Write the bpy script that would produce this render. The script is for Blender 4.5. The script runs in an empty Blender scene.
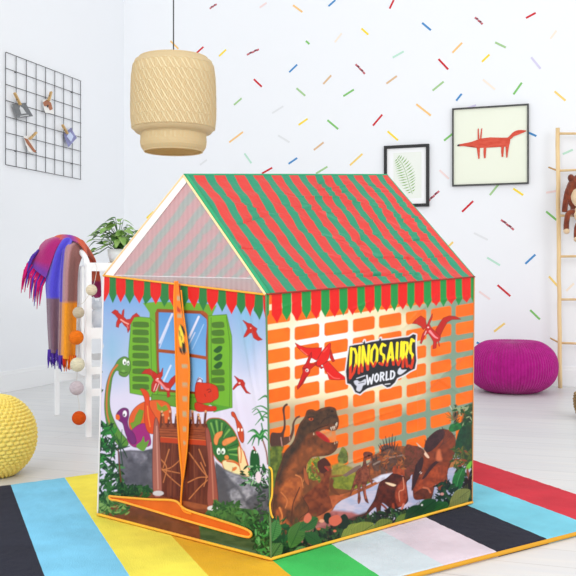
import numpy as np
# ---------------------------------------------------------------- cloth print
# The printed artwork of the tent is drawn as flat inks on a chart and laid on the
# cloth as a colour attribute of the dense wall meshes (s, t of the cloth -> chart x, y).
def lin(c):
    c = np.asarray(c, float) / 255.0
    return np.where(c <= 0.04045, c / 12.92, ((c + 0.055) / 1.055) ** 2.4)

def vnoise(x, y, seed=0):
    xi = np.floor(x).astype(np.int64); yi = np.floor(y).astype(np.int64)
    fx = x - xi; fy = y - yi
    fx = fx * fx * (3 - 2 * fx); fy = fy * fy * (3 - 2 * fy)
    def h(a, b):
        n = (a * 374761393 + b * 668265263 + seed * 1442695041) & 0x7fffffff
        n = ((n ^ (n >> 13)) * 1274126177) & 0x7fffffff
        return ((n ^ (n >> 16)) & 0xffff) / 65535.0
    return (h(xi, yi) * (1 - fx) + h(xi + 1, yi) * fx) * (1 - fy) + (h(xi, yi + 1) * (1 - fx) + h(xi + 1, yi + 1) * fx) * fy

def catmull(P, closed=True, n=6):
    P = np.asarray(P, float); N = len(P); out = []
    rng_ = range(N) if closed else range(N - 1)
    for i in rng_:
        if closed:
            a, b, c, d = P[(i - 1) % N], P[i], P[(i + 1) % N], P[(i + 2) % N]
        else:
            a, b, c, d = P[max(i - 1, 0)], P[i], P[i + 1], P[min(i + 2, N - 1)]
        for k in range(n):
            t = k / n
            out.append(0.5 * ((2 * b) + (-a + c) * t + (2 * a - 5 * b + 4 * c - d) * t * t + (-a + 3 * b - 3 * c + d) * t ** 3))
    if not closed: out.append(P[-1])
    return np.array(out)

class Cloth:
    """inks painted at the chart coordinates X, Y of every vertex of one cloth"""
    def __init__(s, X, Y):
        s.X = X.ravel(); s.Y = Y.ravel(); s.C = np.ones((s.X.size, 3)); s.o = (0, 0, 1.0)
    def crop(s, ox, oy, k): s.o = (ox, oy, k)
    def T(s, P):
        P = np.asarray(P, float).reshape(-1, 2); return P / s.o[2] + np.array(s.o[:2])
    def put(s, idx, a, col):
        a = a[:, None]
        c = col(s.X[idx], s.Y[idx]) if callable(col) else lin(col)
        s.C[idx] = s.C[idx] * (1 - a) + c * a
    def poly(s, P, col, smooth=False, soft=0.45, a=1.0, edge=None, ew=0.7):
        P = s.T(P)
        if smooth: P = catmull(P)
        s._poly(P, col, soft, a, edge, ew)
    def _poly(s, P, col, soft=0.45, a=1.0, edge=None, ew=0.7):
        m = 2 + soft + (ew if edge is not None else 0)
        idx = np.nonzero((s.X > P[:, 0].min() - m) & (s.X < P[:, 0].max() + m) & (s.Y > P[:, 1].min() - m) & (s.Y < P[:, 1].max() + m))[0]
        if not idx.size: return
        x = s.X[idx]; y = s.Y[idx]; d2 = np.full(x.shape, 1e9); ins = np.zeros(x.shape, bool)
        Q = np.roll(P, -1, 0)
        for (ax, ay), (bx, by) in zip(P, Q):
            ex, ey = bx - ax, by - ay; L = ex * ex + ey * ey
            if L < 1e-9: continue
            t = np.clip(((x - ax) * ex + (y - ay) * ey) / L, 0, 1)
            d2 = np.minimum(d2, (x - ax - t * ex) ** 2 + (y - ay - t * ey) ** 2)
            if ay != by:
                c = (ay > y) != (by > y)
                ins ^= c & (x < ex * (y - ay) / ey + ax)
        d = np.sqrt(d2) * np.where(ins, -1, 1)
        if edge is not None:
            s.put(idx, np.clip(0.5 - (d - ew) / (2 * soft), 0, 1) * a, edge)
        s.put(idx, np.clip(0.5 - d / (2 * soft), 0, 1) * a, col)
    def line(s, P, w, col, smooth=True, soft=0.45, a=1.0, w2=None):
        P = s.T(P)
        if smooth and len(P) > 2: P = catmull(P, closed=False)
        m = 2 + max(w, w2 or 0)
        idx = np.nonzero((s.X > P[:, 0].min() - m) & (s.X < P[:, 0].max() + m) & (s.Y > P[:, 1].min() - m) & (s.Y < P[:, 1].max() + m))[0]
        if not idx.size: return
        x = s.X[idx]; y = s.Y[idx]; best = np.full(x.shape, 1e9); n = len(P) - 1
        for i in range(n):
            ax, ay = P[i]; ex, ey = P[i + 1] - P[i]; L = ex * ex + ey * ey + 1e-12
            t = np.clip(((x - ax) * ex + (y - ay) * ey) / L, 0, 1)
            r = (w + ((w2 if w2 is not None else w) - w) * (i + t) / n) / 2
            best = np.minimum(best, np.sqrt((x - ax - t * ex) ** 2 + (y - ay - t * ey) ** 2) - r)
        s.put(idx, np.clip(0.5 - best / (2 * soft), 0, 1) * a, col)
    def dot(s, x, y, rx, ry, col, ang=0, **k):
        (x, y), = s.T([(x, y)])
        t = np.linspace(0, 2 * np.pi, 15)[:-1]; rx /= s.o[2]; ry /= s.o[2]
        c, n = np.cos(ang), np.sin(ang)
        P = np.stack([x + rx * np.cos(t) * c - ry * np.sin(t) * n, y + rx * np.cos(t) * n + ry * np.sin(t) * c], 1)
        s._poly(P, col, **k)

def mottle(a, b, sc=3.0, seed=1, c=None, sy=None):
    """two inks mixed in blotches"""
    A, B = lin(a), lin(b); sy = sy or sc
    def f(x, y):
        n = 0.6 * vnoise(x / sc, y / sy, seed) + 0.4 * vnoise(x / sc * 2.3, y / sy * 2.3, seed + 7)
        n = np.clip((n - 0.25) * 2, 0, 1)[:, None]
        return A * (1 - n) + B * n
    return f
def vgrad(y0, c0, y1, c1):
    A, B = lin(c0), lin(c1)
    return lambda x, y: A + (B - A) * np.clip((y - y0) / (y1 - y0), 0, 1)[:, None]

def foliage(c, x0, y0, x1, y1, n, r, cols, seed=0, mask=None):
    """leafy clumps: many small pointed leaves"""
    rg = np.random.default_rng(seed); c.crop(0, 0, 1)
    for i in range(n):
        x = rg.uniform(x0, x1); y = rg.uniform(y0, y1)
        if mask and not mask(x, y): continue
        a = rg.uniform(0, 6.28); L = r * rg.uniform(0.6, 1.3); wd = L * rg.uniform(0.22, 0.4)
        dx, dy = np.cos(a), np.sin(a); col = cols[rg.integers(len(cols))]
        P = [(x - dx * L, y - dy * L), (x - dy * wd, y + dx * wd), (x + dx * L, y + dy * L), (x + dy * wd, y - dx * wd)]
        c.poly(P, col, smooth=True, soft=0.4)

def palm(c, top, fr, col, dk, w=1.6):
    for (ex, ey, bend) in fr:
        mx, my = (top[0] + ex) / 2, (top[1] + ey) / 2 - bend
        c.line([top, (mx, my), (ex, ey)], w / 1.0, col, w2=w * 0.3)

RED = (222, 34, 24); GRN = (58, 134, 66)

def valance(c, base, xs, reds, greens, h, tip, redc, grnc):
    pass

def paint_front(X, Y):
    c = Cloth(X, Y)
    # sky: blue above, lilac white below
    c.C[:] = vgrad(292, (122, 166, 212), 395, (222, 214, 232))(c.X, c.Y)
    w = np.clip((vnoise(c.X / 34, c.Y / 30, 3) - 0.45) * 1.6, 0, 1) * np.clip((c.X - 205) / 30, 0, 1) * 0.5
    c.C[:] = c.C * (1 - w[:, None]) + lin((226, 226, 238)) * w[:, None]
    w = np.clip(1 - np.abs(c.X - 112) / 26, 0, 1) * np.clip((400 - c.Y) / 60, 0, 1) * np.clip((c.Y - 315) / 40, 0, 1) * 0.75
    c.C[:] = c.C * (1 - w[:, None]) + lin((122, 186, 210)) * w[:, None]
    w = np.clip(1 - np.abs(c.X - 247) / 18, 0, 1) * np.clip((385 - c.Y) / 50, 0, 1) * 0.5
    c.C[:] = c.C * (1 - w[:, None]) + lin((128, 190, 210)) * w[:, None]
    c.crop(95, 330, 6.4)
    # window: shutters, frame, panes
    SH = (122, 178, 52); SHD = (92, 138, 40); SLAT = (84, 128, 44)
    c.crop(90, 270, 3.032)
    c.poly([(160, 100), (205, 96), (340, 100), (385, 108), (372, 135), (385, 395), (330, 430), (185, 400), (180, 130)], (118, 170, 56))
    c.poly([(205, 118), (345, 124), (366, 145), (362, 380), (205, 368), (198, 130)], (150, 74, 30), smooth=False)
    c.poly([(208, 128), (335, 133), (355, 150), (352, 372), (210, 360)], vgrad(305, (96, 150, 205), 392, (142, 190, 230)))
    c.line([(250, 134), (212, 220)], 2.2, (214, 214, 232)); c.line([(240, 165), (212, 235)], 1.0, (200, 208, 232))
    c.line([(330, 142), (300, 205)], 2.2, (222, 220, 236)); c.line([(318, 190), (292, 240)], 1.0, (206, 212, 232))
    c.line([(245, 290), (222, 340)], 1.8, (214, 220, 238)); c.line([(345, 165), (310, 240)], 0.9, (170, 200, 232))
    c.line([(205, 244), (265, 250)], 3.4, (168, 84, 34)); c.line([(298, 258), (362, 268)], 3.4, (176, 88, 36))
    c.line([(205, 130), (203, 250), (212, 365)], 2.6, (160, 86, 38), smooth=False)
    c.line([(206, 122), (262, 124)], 2.6, (156, 82, 36)); c.line([(300, 126), (340, 128)], 2.6, (156, 82, 36))
    c.line([(340, 128), (358, 150), (364, 260), (358, 378)], 2.8, (172, 90, 42))
    c.poly([(126, 150), (135, 142), (180, 146), (196, 160), (205, 372), (196, 386), (122, 372), (118, 250)], SH, edge=SHD)
    for k in range(9):
        y = 158 + k * 23.6
        c.poly([(134, y), (172, y + 1), (177, y + 8), (174, y + 15), (134, y + 14), (130, y + 7)], SLAT, smooth=True, edge=(100, 116, 40), ew=0.3)
    c.line([(184, 150), (190, 380)], 0.6, (84, 130, 40))
    c.poly([(360, 140), (414, 136), (428, 200), (431, 416), (366, 408)], SH, edge=SHD)
    for k in range(9):
        y = 160 + k * 24
        if 3 <= k <= 5: c.poly([(376, y + 12), (392, y - 2), (402, y + 1), (398, y + 14), (386, y + 20)], (50, 100, 44), smooth=True)
        else: c.poly([(374, y), (402, y - 2), (407, y + 6), (404, y + 14), (376, y + 14), (371, y + 7)], SLAT, smooth=True, edge=(100, 116, 40), ew=0.3)
    c.line([(414, 142), (424, 240), (424, 414)], 0.6, (84, 130, 40)); c.line([(368, 145), (371, 405)], 0.6, (84, 130, 40))
    c.poly([(188, 378), (330, 388), (330, 424), (186, 402)], (112, 160, 56), edge=(86, 128, 46))
    c.poly([(366, 404), (432, 418), (374, 432)], (96, 160, 56))
    # scalloped valance printed under the eave
    G = (52, 132, 70)
    c.poly([(35, 0), (590, 0), (560, 105), (35, 60)], (70, 140, 70), a=0.0)
    c.crop(95, 270, 6.4)
    lows = [(115, 82, 50, 212), (222, 185, 62, 218), (324, 306, 60, 225), (448, 400, 75, 232)]
    def tooth(x0, x1, ytop, ym, yt, xt, col):
        m_ = (x0 + x1) / 2; g_ = 5 if col is G else -1
        c.poly([(x0 + g_, ytop), (x1 - g_, ytop), (x1 + 2 - g_ * .3, (ytop + ym) / 2 + 20), (x1 - 1, ym + 4), (xt + 4, yt - 8), (xt, yt), (xt - 4, yt - 8), (x0 + 1, ym + 4), (x0 - 2 + g_ * .3, (ytop + ym) / 2 + 20)], col, soft=0.4)
    for x0, x1, xt, yt in [(90, 140, 115, 212), (190, 252, 220, 216), (300, 368, 322, 224), (416, 482, 446, 236), (530, 600, 565, 240)]:
        tooth(x0, x1, 30, yt - 60, yt, xt, G)
    for x0, x1, xt, yt in [(40, 92, 62, 202), (136, 194, 163, 208), (248, 312, 284, 215), (356, 422, 390, 222), (474, 545, 505, 240)]:
        tooth(x0, x1, 30, yt - 62, yt, xt, RED)
    c.crop(185, 270, 6.4)
    for x0, x1, xt, yt in [(-30, 22, -4, 235), (86, 148, 118, 262), (206, 270, 240, 268), (326, 392, 362, 285), (442, 500, 478, 320), (525, 560, 545, 330)]:
        tooth(x0, x1, 40, yt - 66, yt, xt, G)
    for x0, x1, xt, yt in [(20, 90, 60, 246), (142, 212, 172, 264), (264, 332, 298, 284), (386, 446, 418, 298), (500, 530, 518, 312)]:
        tooth(x0, x1, 40, yt - 70, yt, xt, RED)
    # --- flying reptiles
    PR = (196, 48, 32); PD = (132, 30, 24)
    def flyer(P, body, ptf=None):
        c.poly(P, PR, edge=PD, ew=0.35)
    c.crop(95, 270, 6.4)
    c.poly([(108, 272), (128, 255), (145, 262), (150, 275), (170, 290), (175, 262), (184, 252), (182, 300), (200, 318), (225, 315), (240, 292), (265, 276), (285, 296), (250, 302), (232, 335), (222, 352), (222, 378), (210, 400), (205, 370), (185, 352), (172, 332), (155, 345), (150, 368), (136, 362), (138, 335), (148, 312), (130, 288)], PR, edge=PD, ew=0.3)
    c.line([(165, 318), (190, 335), (212, 345)], 1.4, (232, 170, 160)); c.line([(205, 352), (210, 372)], 1.0, (220, 120, 110))
    c.crop(185, 270, 6.4)
    c.poly([(375, 322), (400, 340), (425, 345), (445, 360), (462, 375), (458, 395), (470, 425), (495, 445), (470, 452), (440, 430), (428, 400), (410, 405), (395, 425), (378, 430), (392, 402), (400, 375), (392, 350)], PR, edge=PD, ew=0.3)
    c.dot(420, 372, 5, 5, (235, 200, 190))
    c.crop(185, 330, 6.4)
    c.poly([(318, 295), (345, 315), (368, 320), (382, 340), (380, 360), (395, 390), (418, 408), (390, 402), (368, 370), (355, 350), (335, 358), (315, 382), (308, 378), (325, 350), (338, 335), (330, 315)], PR, edge=PD, ew=0.3)
    c.dot(348, 340, 6, 6, (235, 200, 190))
    # --- dinosaurs behind the rock: brontosaurus, purple hadrosaur, orange and green back
    c.crop(95, 330, 6.4)
    c.poly([(150, 190), (185, 172), (215, 185), (226, 215), (225, 255), (205, 292), (180, 298), (155, 285), (150, 262), (130, 262), (110, 300), (100, 360), (92, 440), (95, 500), (112, 560), (150, 640), (200, 700), (205, 740), (150, 740), (90, 640), (68, 560), (62, 470), (72, 360), (95, 280), (125, 230)], (104, 150, 66), smooth=True, edge=(74, 92, 40), ew=0.5)
    c.line([(140, 225), (105, 270), (82, 350), (74, 450), (78, 540), (95, 600)], 1.9, (214, 120, 66), w2=1.2)
    c.dot(188, 204, 13, 20, (245, 245, 240)); c.dot(212, 212, 8, 16, (245, 245, 240)); c.dot(190, 210, 5, 8, (30, 40, 30)); c.dot(212, 216, 4, 7, (30, 40, 30))
    c.line([(160, 270), (185, 276), (205, 270)], 0.6, (60, 90, 40)); c.dot(180, 262, 12, 8, (130, 176, 84))
    c.crop(95, 400, 6.4)
    OR = (226, 104, 44)
    c.poly([(215, 130), (240, 70), (290, 25), (350, 5), (430, 5), (480, 40), (480, 130), (400, 210), (300, 200), (230, 190)], OR, smooth=True, edge=(150, 70, 30), ew=0.5)
    c.poly([(395, 10), (425, 45), (455, 30), (470, 60), (430, 80), (400, 60)], (134, 160, 50)); c.poly([(285, 60), (310, 70), (300, 120), (285, 160), (240, 190), (225, 150), (250, 140), (262, 100)], (128, 156, 48), edge=(110, 130, 40), ew=0.3)
    c.poly([(235, 195), (290, 155), (330, 160), (345, 210), (350, 290), (250, 300), (205, 250)], (168, 44, 128), smooth=True, edge=(110, 24, 90), ew=0.4)
    c.poly([(150, 70), (180, 52), (208, 62), (212, 100), (205, 140), (215, 180), (250, 220), (262, 270), (235, 280), (205, 240), (190, 200), (175, 150), (150, 130), (135, 100)], (128, 44, 120), smooth=True, edge=(86, 26, 84), ew=0.4)
    c.poly([(132, 95), (150, 95), (158, 112), (150, 128), (132, 122)], (232, 110, 36), smooth=True)
    c.dot(188, 88, 13, 21, (245, 240, 245)); c.dot(184, 96, 5, 8, (30, 20, 40))
    c.poly([(320, -65), (345, -30), (348, 40), (380, 100), (412, 160), (400, 210), (345, 210), (320, 150), (318, 60), (318, 0), (300, -50), (290, -70)], (222, 82, 34), smooth=True, edge=(150, 50, 24), ew=0.4)
    c.line([(335, 40), (340, 100), (352, 170)], 1.2, (240, 140, 70))
    c.crop(185, 400, 6.4)
    # green and orange crested triceratops on the right
    c.poly([(135, 200), (130, 160), (150, 125), (200, 118), (250, 130), (300, 180), (330, 230), (355, 300), (360, 380), (300, 420), (230, 400), (180, 340), (150, 260)], (66, 124, 62), smooth=True, edge=(196, 96, 50), ew=0.8)
    for a0, a1 in [((165, 150), (190, 230)), ((200, 135), (212, 220)), ((240, 150), (232, 220)), ((285, 190), (250, 240)), ((320, 250), (270, 290)), ((345, 310), (280, 320)), ((350, 355), (290, 345))]:
        c.line([a0, a1], 2.0, (132, 176, 92), w2=0.8)
    for a0, a1 in [((182, 140), (200, 220)), ((222, 138), (222, 215)), ((265, 165), (242, 230)), ((305, 225), (262, 265)), ((340, 280), (275, 305)), ((350, 335), (285, 335))]:
        c.line([a0, a1], 1.0, (36, 88, 44), w2=0.6)
    c.poly([(185, 290), (210, 280), (250, 300), (275, 340), (285, 370), (260, 395), (225, 390), (200, 350)], (58, 120, 60), smooth=True, edge=(30, 76, 38), ew=0.4)
    c.poly([(185, 250), (200, 215), (240, 200), (235, 225), (215, 250), (205, 285), (190, 280)], (232, 150, 88), smooth=True, edge=(170, 90, 40), ew=0.3)
    c.poly([(240, 270), (265, 248), (325, 235), (325, 252), (290, 275), (250, 292)], (232, 150, 88), smooth=True, edge=(170, 90, 40), ew=0.3)
    c.dot(215, 328, 12, 22, (240, 245, 235)); c.dot(245, 328, 13, 20, (240, 245, 235)); c.dot(217, 334, 5, 9, (20, 40, 20)); c.dot(242, 334, 5, 9, (20, 40, 20))
    c.dot(268, 366, 16, 14, (226, 146, 76))
    c.poly([(100, 305), (125, 296), (148, 310), (140, 335), (105, 325)], (70, 140, 70), smooth=True)
    c.poly([(240, 400), (285, 385), (330, 400), (375, 440), (370, 480), (280, 470)], (236, 222, 178), smooth=True, edge=(206, 120, 50), ew=0.9)
    c.line([(270, 390), (320, 398), (350, 420)], 1.6, (214, 110, 50)); c.dot(320, 440, 18, 10, (220, 130, 70), ang=-0.7)
    c.line([(310, 430), (300, 470)], 0.5, (190, 120, 70))
    # long headed orange reptile
    c.poly([(300, 78), (318, 82), (340, 125), (362, 150), (380, 200), (382, 260), (365, 270), (345, 230), (335, 170), (322, 120), (302, 100)], (206, 84, 44), smooth=True, edge=(120, 30, 24), ew=0.4)
    c.poly([(345, 300), (375, 330), (395, 400), (415, 480), (370, 480), (350, 400)], (240, 216, 168), smooth=True, edge=(190, 84, 44), ew=0.7)
    c.line([(350, 270), (362, 340), (358, 400)], 1.1, (222, 120, 60)); c.line([(380, 330), (410, 430), (415, 470)], 1.2, (206, 90, 50))
    c.dot(345, 190, 7, 12, (250, 240, 235)); c.dot(370, 190, 6, 10, (250, 240, 235))
    # red head leaning out of the window
    c.crop(185, 330, 6.4)
    c.poly([(62, 410), (68, 350), (85, 335), (120, 340), (150, 340), (185, 350), (208, 375), (212, 430), (185, 450), (165, 462), (140, 465), (85, 470), (70, 440)], (214, 62, 30), smooth=True, edge=(120, 30, 18), ew=0.5)
    c.poly([(70, 465), (150, 488), (195, 490), (195, 515), (140, 520), (85, 522), (62, 500)], (206, 56, 28), smooth=True, edge=(120, 30, 18), ew=0.4)
    c.line([(70, 345), (88, 305), (105, 318), (110, 332)], 0.9, (150, 30, 30)); c.poly([(80, 330), (90, 300), (112, 312), (104, 335)], (222, 222, 240)); c.line([(86, 320), (95, 310), (112, 325)], 0.8, (120, 20, 20))
    c.line([(140, 385), (158, 378), (168, 390), (150, 398)], 0.8, (130, 30, 20)); c.line([(125, 410), (130, 425)], 0.5, (130, 30, 20))
    # big red reptile in front of the window, left of the zip
    c.crop(95, 330, 6.4)
    c.poly([(298, 278), (320, 255), (350, 248), (385, 270), (400, 285), (425, 268), (435, 245), (432, 290), (420, 310), (440, 335), (470, 340), (490, 310), (512, 292), (530, 298), (520, 320), (505, 345), (485, 370), (478, 400), (480, 425), (465, 430), (462, 395), (440, 372), (425, 350), (405, 350), (395, 380), (380, 400), (360, 390), (362, 350), (380, 318), (360, 290), (330, 280)], PR, edge=PD, ew=0.4)
    c.line([(395, 320), (420, 340), (450, 372), (470, 380)], 2.2, (236, 150, 150)); c.line([(392, 345), (378, 388)], 0.8, (240, 200, 200)); c.line([(408, 345), (392, 388)], 0.6, (240, 200, 200))
    c.dot(402, 312, 6, 4, (245, 235, 235))
    # grey rocks
    c.crop(95, 400, 6.4)
    c.poly([(150, 330), (225, 320), (300, 325), (370, 310), (375, 600), (140, 600)], mottle((118, 114, 124), (88, 86, 96), 5, 4), soft=0.8)
    c.poly([(230, 335), (300, 330), (330, 370), (290, 420), (250, 400)], mottle((150, 146, 158), (122, 118, 130), 4, 9), soft=1.4)
    c.poly([(205, 440), (270, 380), (330, 460), (340, 540), (210, 530)], (96, 94, 104), soft=3, a=0.7)
    c.crop(185, 400, 6.4)
    c.poly([(195, 395), (250, 440), (320, 470), (400, 490), (470, 530), (560, 580), (580, 900), (200, 800), (180, 600)], mottle((112, 110, 120), (82, 82, 92), 6, 14), soft=0.8)
    c.poly([(260, 455), (320, 475), (400, 500), (480, 545), (500, 600), (440, 600), (390, 640), (350, 560), (290, 500)], mottle((176, 174, 186), (130, 128, 142), 4, 12), soft=1.6)
    c.poly([(270, 590), (330, 560), (400, 680), (420, 720), (340, 700)], mottle((170, 168, 180), (120, 118, 130), 4, 31), soft=1.6)
    c.poly([(200, 420), (240, 440), (270, 560), (300, 700), (220, 690)], (96, 92, 100), soft=2, a=0.8)
    # ground: brown path, dark grass
    c.crop(90, 400, 3.032)
    c.poly([(10, 290), (170, 260), (210, 285), (390, 320), (480, 330), (575, 350), (575, 520), (0, 380)], mottle((58, 96, 54), (84, 122, 70), 5, 21))
    c.poly([(20, 345), (150, 280), (390, 290), (330, 370), (335, 440), (60, 362)], mottle((124, 66, 42), (146, 82, 54), 8, 22, sy=3))
    c.poly([(150, 290), (380, 300), (385, 330), (320, 330)], mottle((168, 96, 58), (150, 84, 52), 6, 23), soft=1)
    c.poly([(60, 330), (170, 335), (335, 400), (335, 440), (60, 362)], mottle((112, 66, 46), (134, 80, 58), 7, 24), soft=1.2)
    c.poly([(0, 330), (35, 345), (60, 362), (20, 352)], (150, 84, 70))
    # the hut gate: carved logs, ties and two tusks
    c.poly([(212, 70), (355, 72), (368, 180), (372, 322), (280, 305), (205, 290), (205, 180)], mottle((128, 66, 44), (104, 48, 32), 3, 41, sy=24))
    for x in (214, 232, 250, 268, 300, 318, 336): c.line([(x, 75), (x - 2, 290)], 0.5, (92, 42, 28))
    c.poly([(210, 75), (352, 80), (352, 118), (210, 108)], mottle((176, 96, 58), (142, 70, 42), 9, 42, sy=1.4))
    for y in (84, 92, 100): c.line([(210, y), (352, y + 7)], 0.5, (122, 56, 34))
    c.poly([(212, 112), (352, 122), (352, 138), (214, 128)], (196, 74, 34)); c.line([(216, 112), (350, 122)], 0.8, (214, 120, 70))
    for k in range(13):
        x = 214 + k * 11; h = 35 + 10 * ((k * 7) % 3)
        c.line([(x, 80), (x + (-4 if k % 2 else 4), h)], 2.3, (150, 82, 52) if k % 2 else (112, 56, 36)); c.dot(x + (-4 if k % 2 else 4), h, 3.6, 4, (224, 172, 130))
    TAN = (206, 132, 84)
    for P in ([(214, 212), (245, 205), (275, 180)], [(214, 205), (240, 232), (275, 262)], [(214, 210), (272, 222)], [(215, 180), (232, 205), (222, 250)],
              [(300, 160), (340, 215), (360, 235)], [(296, 250), (330, 235), (360, 235)], [(300, 300), (335, 262), (360, 240)], [(335, 190), (352, 230), (345, 262)], [(240, 150), (222, 205)], [(330, 150), (350, 200)]):
        c.line(P, 1.15, TAN, w2=0.8)
    c.line([(250, 130), (244, 290)], 0.6, (150, 84, 56)); c.line([(314, 140), (318, 300)], 0.6, (150, 84, 56))
    c.poly([(196, 65), (206, 70), (214, 180), (216, 280), (204, 295), (192, 280), (190, 170)], vgrad(400, (166, 104, 92), 495, (180, 112, 98)), smooth=True, edge=(110, 56, 44), ew=0.5)
    c.line([(202, 80), (206, 270)], 1.2, (206, 150, 136)); c.dot(206, 283, 17, 8, (214, 208, 212))
    c.poly([(350, 95), (362, 100), (380, 220), (388, 320), (366, 330), (356, 300), (360, 200)], (164, 92, 78), smooth=True, edge=(104, 50, 40), ew=0.5)
    c.line([(366, 130), (374, 300)], 1.2, (196, 130, 112)); c.dot(372, 328, 16, 8, (222, 218, 224)); c.dot(395, 330, 5, 4, (214, 208, 212))
    # leaves and palms in the corners
    g = [(44, 104, 52), (28, 78, 44), (66, 136, 58), (92, 160, 70), (22, 60, 38)]
    foliage(c, 97, 424, 114, 470, 90, 4.6, [(30, 110, 52), (24, 84, 46), (52, 140, 60), (20, 62, 40)], 5)
    foliage(c, 97, 465, 122, 500, 110, 4.0, [(34, 84, 44), (26, 66, 38), (60, 112, 56), (90, 140, 90)], 6)
    c.crop(90, 400, 3.032)
    for e in [(88, 120), (100, 200), (60, 190), (120, 140), (40, 150), (112, 175), (70, 130)]:
        c.line([(82, 150), ((82 + e[0]) / 2, 145), e], 2.2, (28, 74, 44), w2=0.6)
    for e in [(96, 90), (108, 120), (78, 105), (60, 85), (110, 140)]:
        c.line([(92, 140), e], 1.6, (40, 96, 46), w2=0.5)
    c.line([(84, 150), (92, 220), (96, 290)], 1.3, (120, 62, 42))
    c.poly([(140, 140), (155, 125), (162, 110), (166, 128), (178, 122), (172, 140), (160, 155)], (116, 160, 66), smooth=True)
    foliage(c, 96, 375, 99, 385, 6, 3, [(20, 60, 40), (40, 110, 50)], 8)
    foliage(c, 96, 362, 101, 392, 12, 2.6, [(40, 120, 50), (24, 84, 44)], 9)
    foliage(c, 96, 498, 128, 514, 90, 3.6, [(70, 110, 54), (110, 150, 84), (48, 88, 46), (140, 170, 100)], 10)
    c.dot(91, 346, 13, 8, (206, 208, 216)); c.dot(82, 350, 5, 4, (230, 230, 236))
    foliage(c, 118, 485, 150, 497, 70, 3.8, [(38, 80, 42), (58, 104, 50), (28, 60, 36)], 11)
    c.crop(90, 400, 3.032)
    def clump(x0, y0, x1, y1, n, r, cols, seed): foliage(c, x0, y0, x1, y1, n, r, cols, seed); c.crop(90, 400, 3.032)
    clump(212, 502, 240, 516, 80, 3.6, [(62, 104, 54), (86, 130, 68), (48, 88, 46)], 12)
    clump(238, 512, 270, 535, 100, 3.6, [(40, 92, 50), (62, 118, 60), (84, 140, 78), (26, 64, 40)], 13)
    c.crop(90, 400, 3.032)
    c.poly([(335, 390), (480, 415), (560, 470), (560, 490), (335, 440)], mottle((84, 108, 74), (62, 90, 60), 10, 25, sy=3), soft=1.2)
    c.poly([(340, 425), (480, 450), (540, 478), (340, 440)], (96, 130, 108), soft=1.5, a=0.6)
    clump(254, 520, 271, 560, 170, 3.0, [(40, 104, 54), (70, 150, 76), (110, 176, 112), (24, 64, 40), (24, 64, 40)], 14)
    clump(255, 470, 271, 520, 60, 3.0, [(34, 66, 40), (48, 90, 50), (70, 70, 78), (70, 70, 78)], 15)
    c.crop(185, 400, 6.4)
    c.line([(495, 250), (520, 330), (530, 410)], 1.5, (150, 104, 92)); c.line([(490, 150), (500, 220), (492, 260)], 1.2, (58, 128, 70))
    for e, b in [((405, 280), 30), ((470, 290), 20), ((405, 205), 30), ((430, 290), 40), ((500, 185), 10), ((540, 270), 20), ((545, 210), 30)]:
        c.line([(480, 240), ((480 + e[0]) / 2, (240 + e[1]) / 2 - b), e], 3.6, (44, 132, 66), w2=0.6)
    for e in [(410, 200), (545, 265)]:
        c.line([(480, 235), ((480 + e[0]) / 2, 205), e], 1.2, (110, 180, 110), w2=0.4)
    for (sx, sy), e in [((480, 130), (430, 80)), ((520, 70), (430, 60)), ((530, 100), (440, 95)), ((535, 130), (450, 160)), ((540, 60), (480, -5)), ((545, 110), (470, 140)), ((545, 30), (470, 0))]:
        c.line([(sx + 20, sy), ((sx + e[0]) / 2 + 10, min(sy, e[1]) - 22), e], 1.9, (60, 140, 72), w2=0.5)
    c.poly([(425, 330), (445, 318), (472, 350), (478, 420), (455, 480), (425, 470), (418, 400)], (36, 96, 50), smooth=True)
    c.line([(440, 300), (450, 320)], 1.4, (180, 50, 40)); c.dot(445, 335, 4, 6, (230, 240, 230)); c.dot(460, 335, 4, 6, (230, 240, 230))
    foliage(c, 242, 466, 271, 486, 80, 2.8, [(40, 104, 54), (70, 140, 76), (24, 60, 36), (150, 190, 150)], 17)
    c.crop(185, 400, 6.4); c.poly([(455, 470), (470, 458), (486, 480), (484, 520), (465, 530), (452, 500)], (232, 214, 226), smooth=True)
    return c.C ** 1.16

def rows(c):
    pass
BR_X = [(262.5, 290), (294.5, 319.5), (324.5, 348.3), (353, 374.8), (379, 401.5), (406, 426), (430.5, 451), (455.5, 480)]
def brick_y(x, k): # centre line of brick row k
    f = (x - 268) / 202.0
    return (337.2 - 27.8 * f) + (19.8 - 2.35 * f) * k

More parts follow.
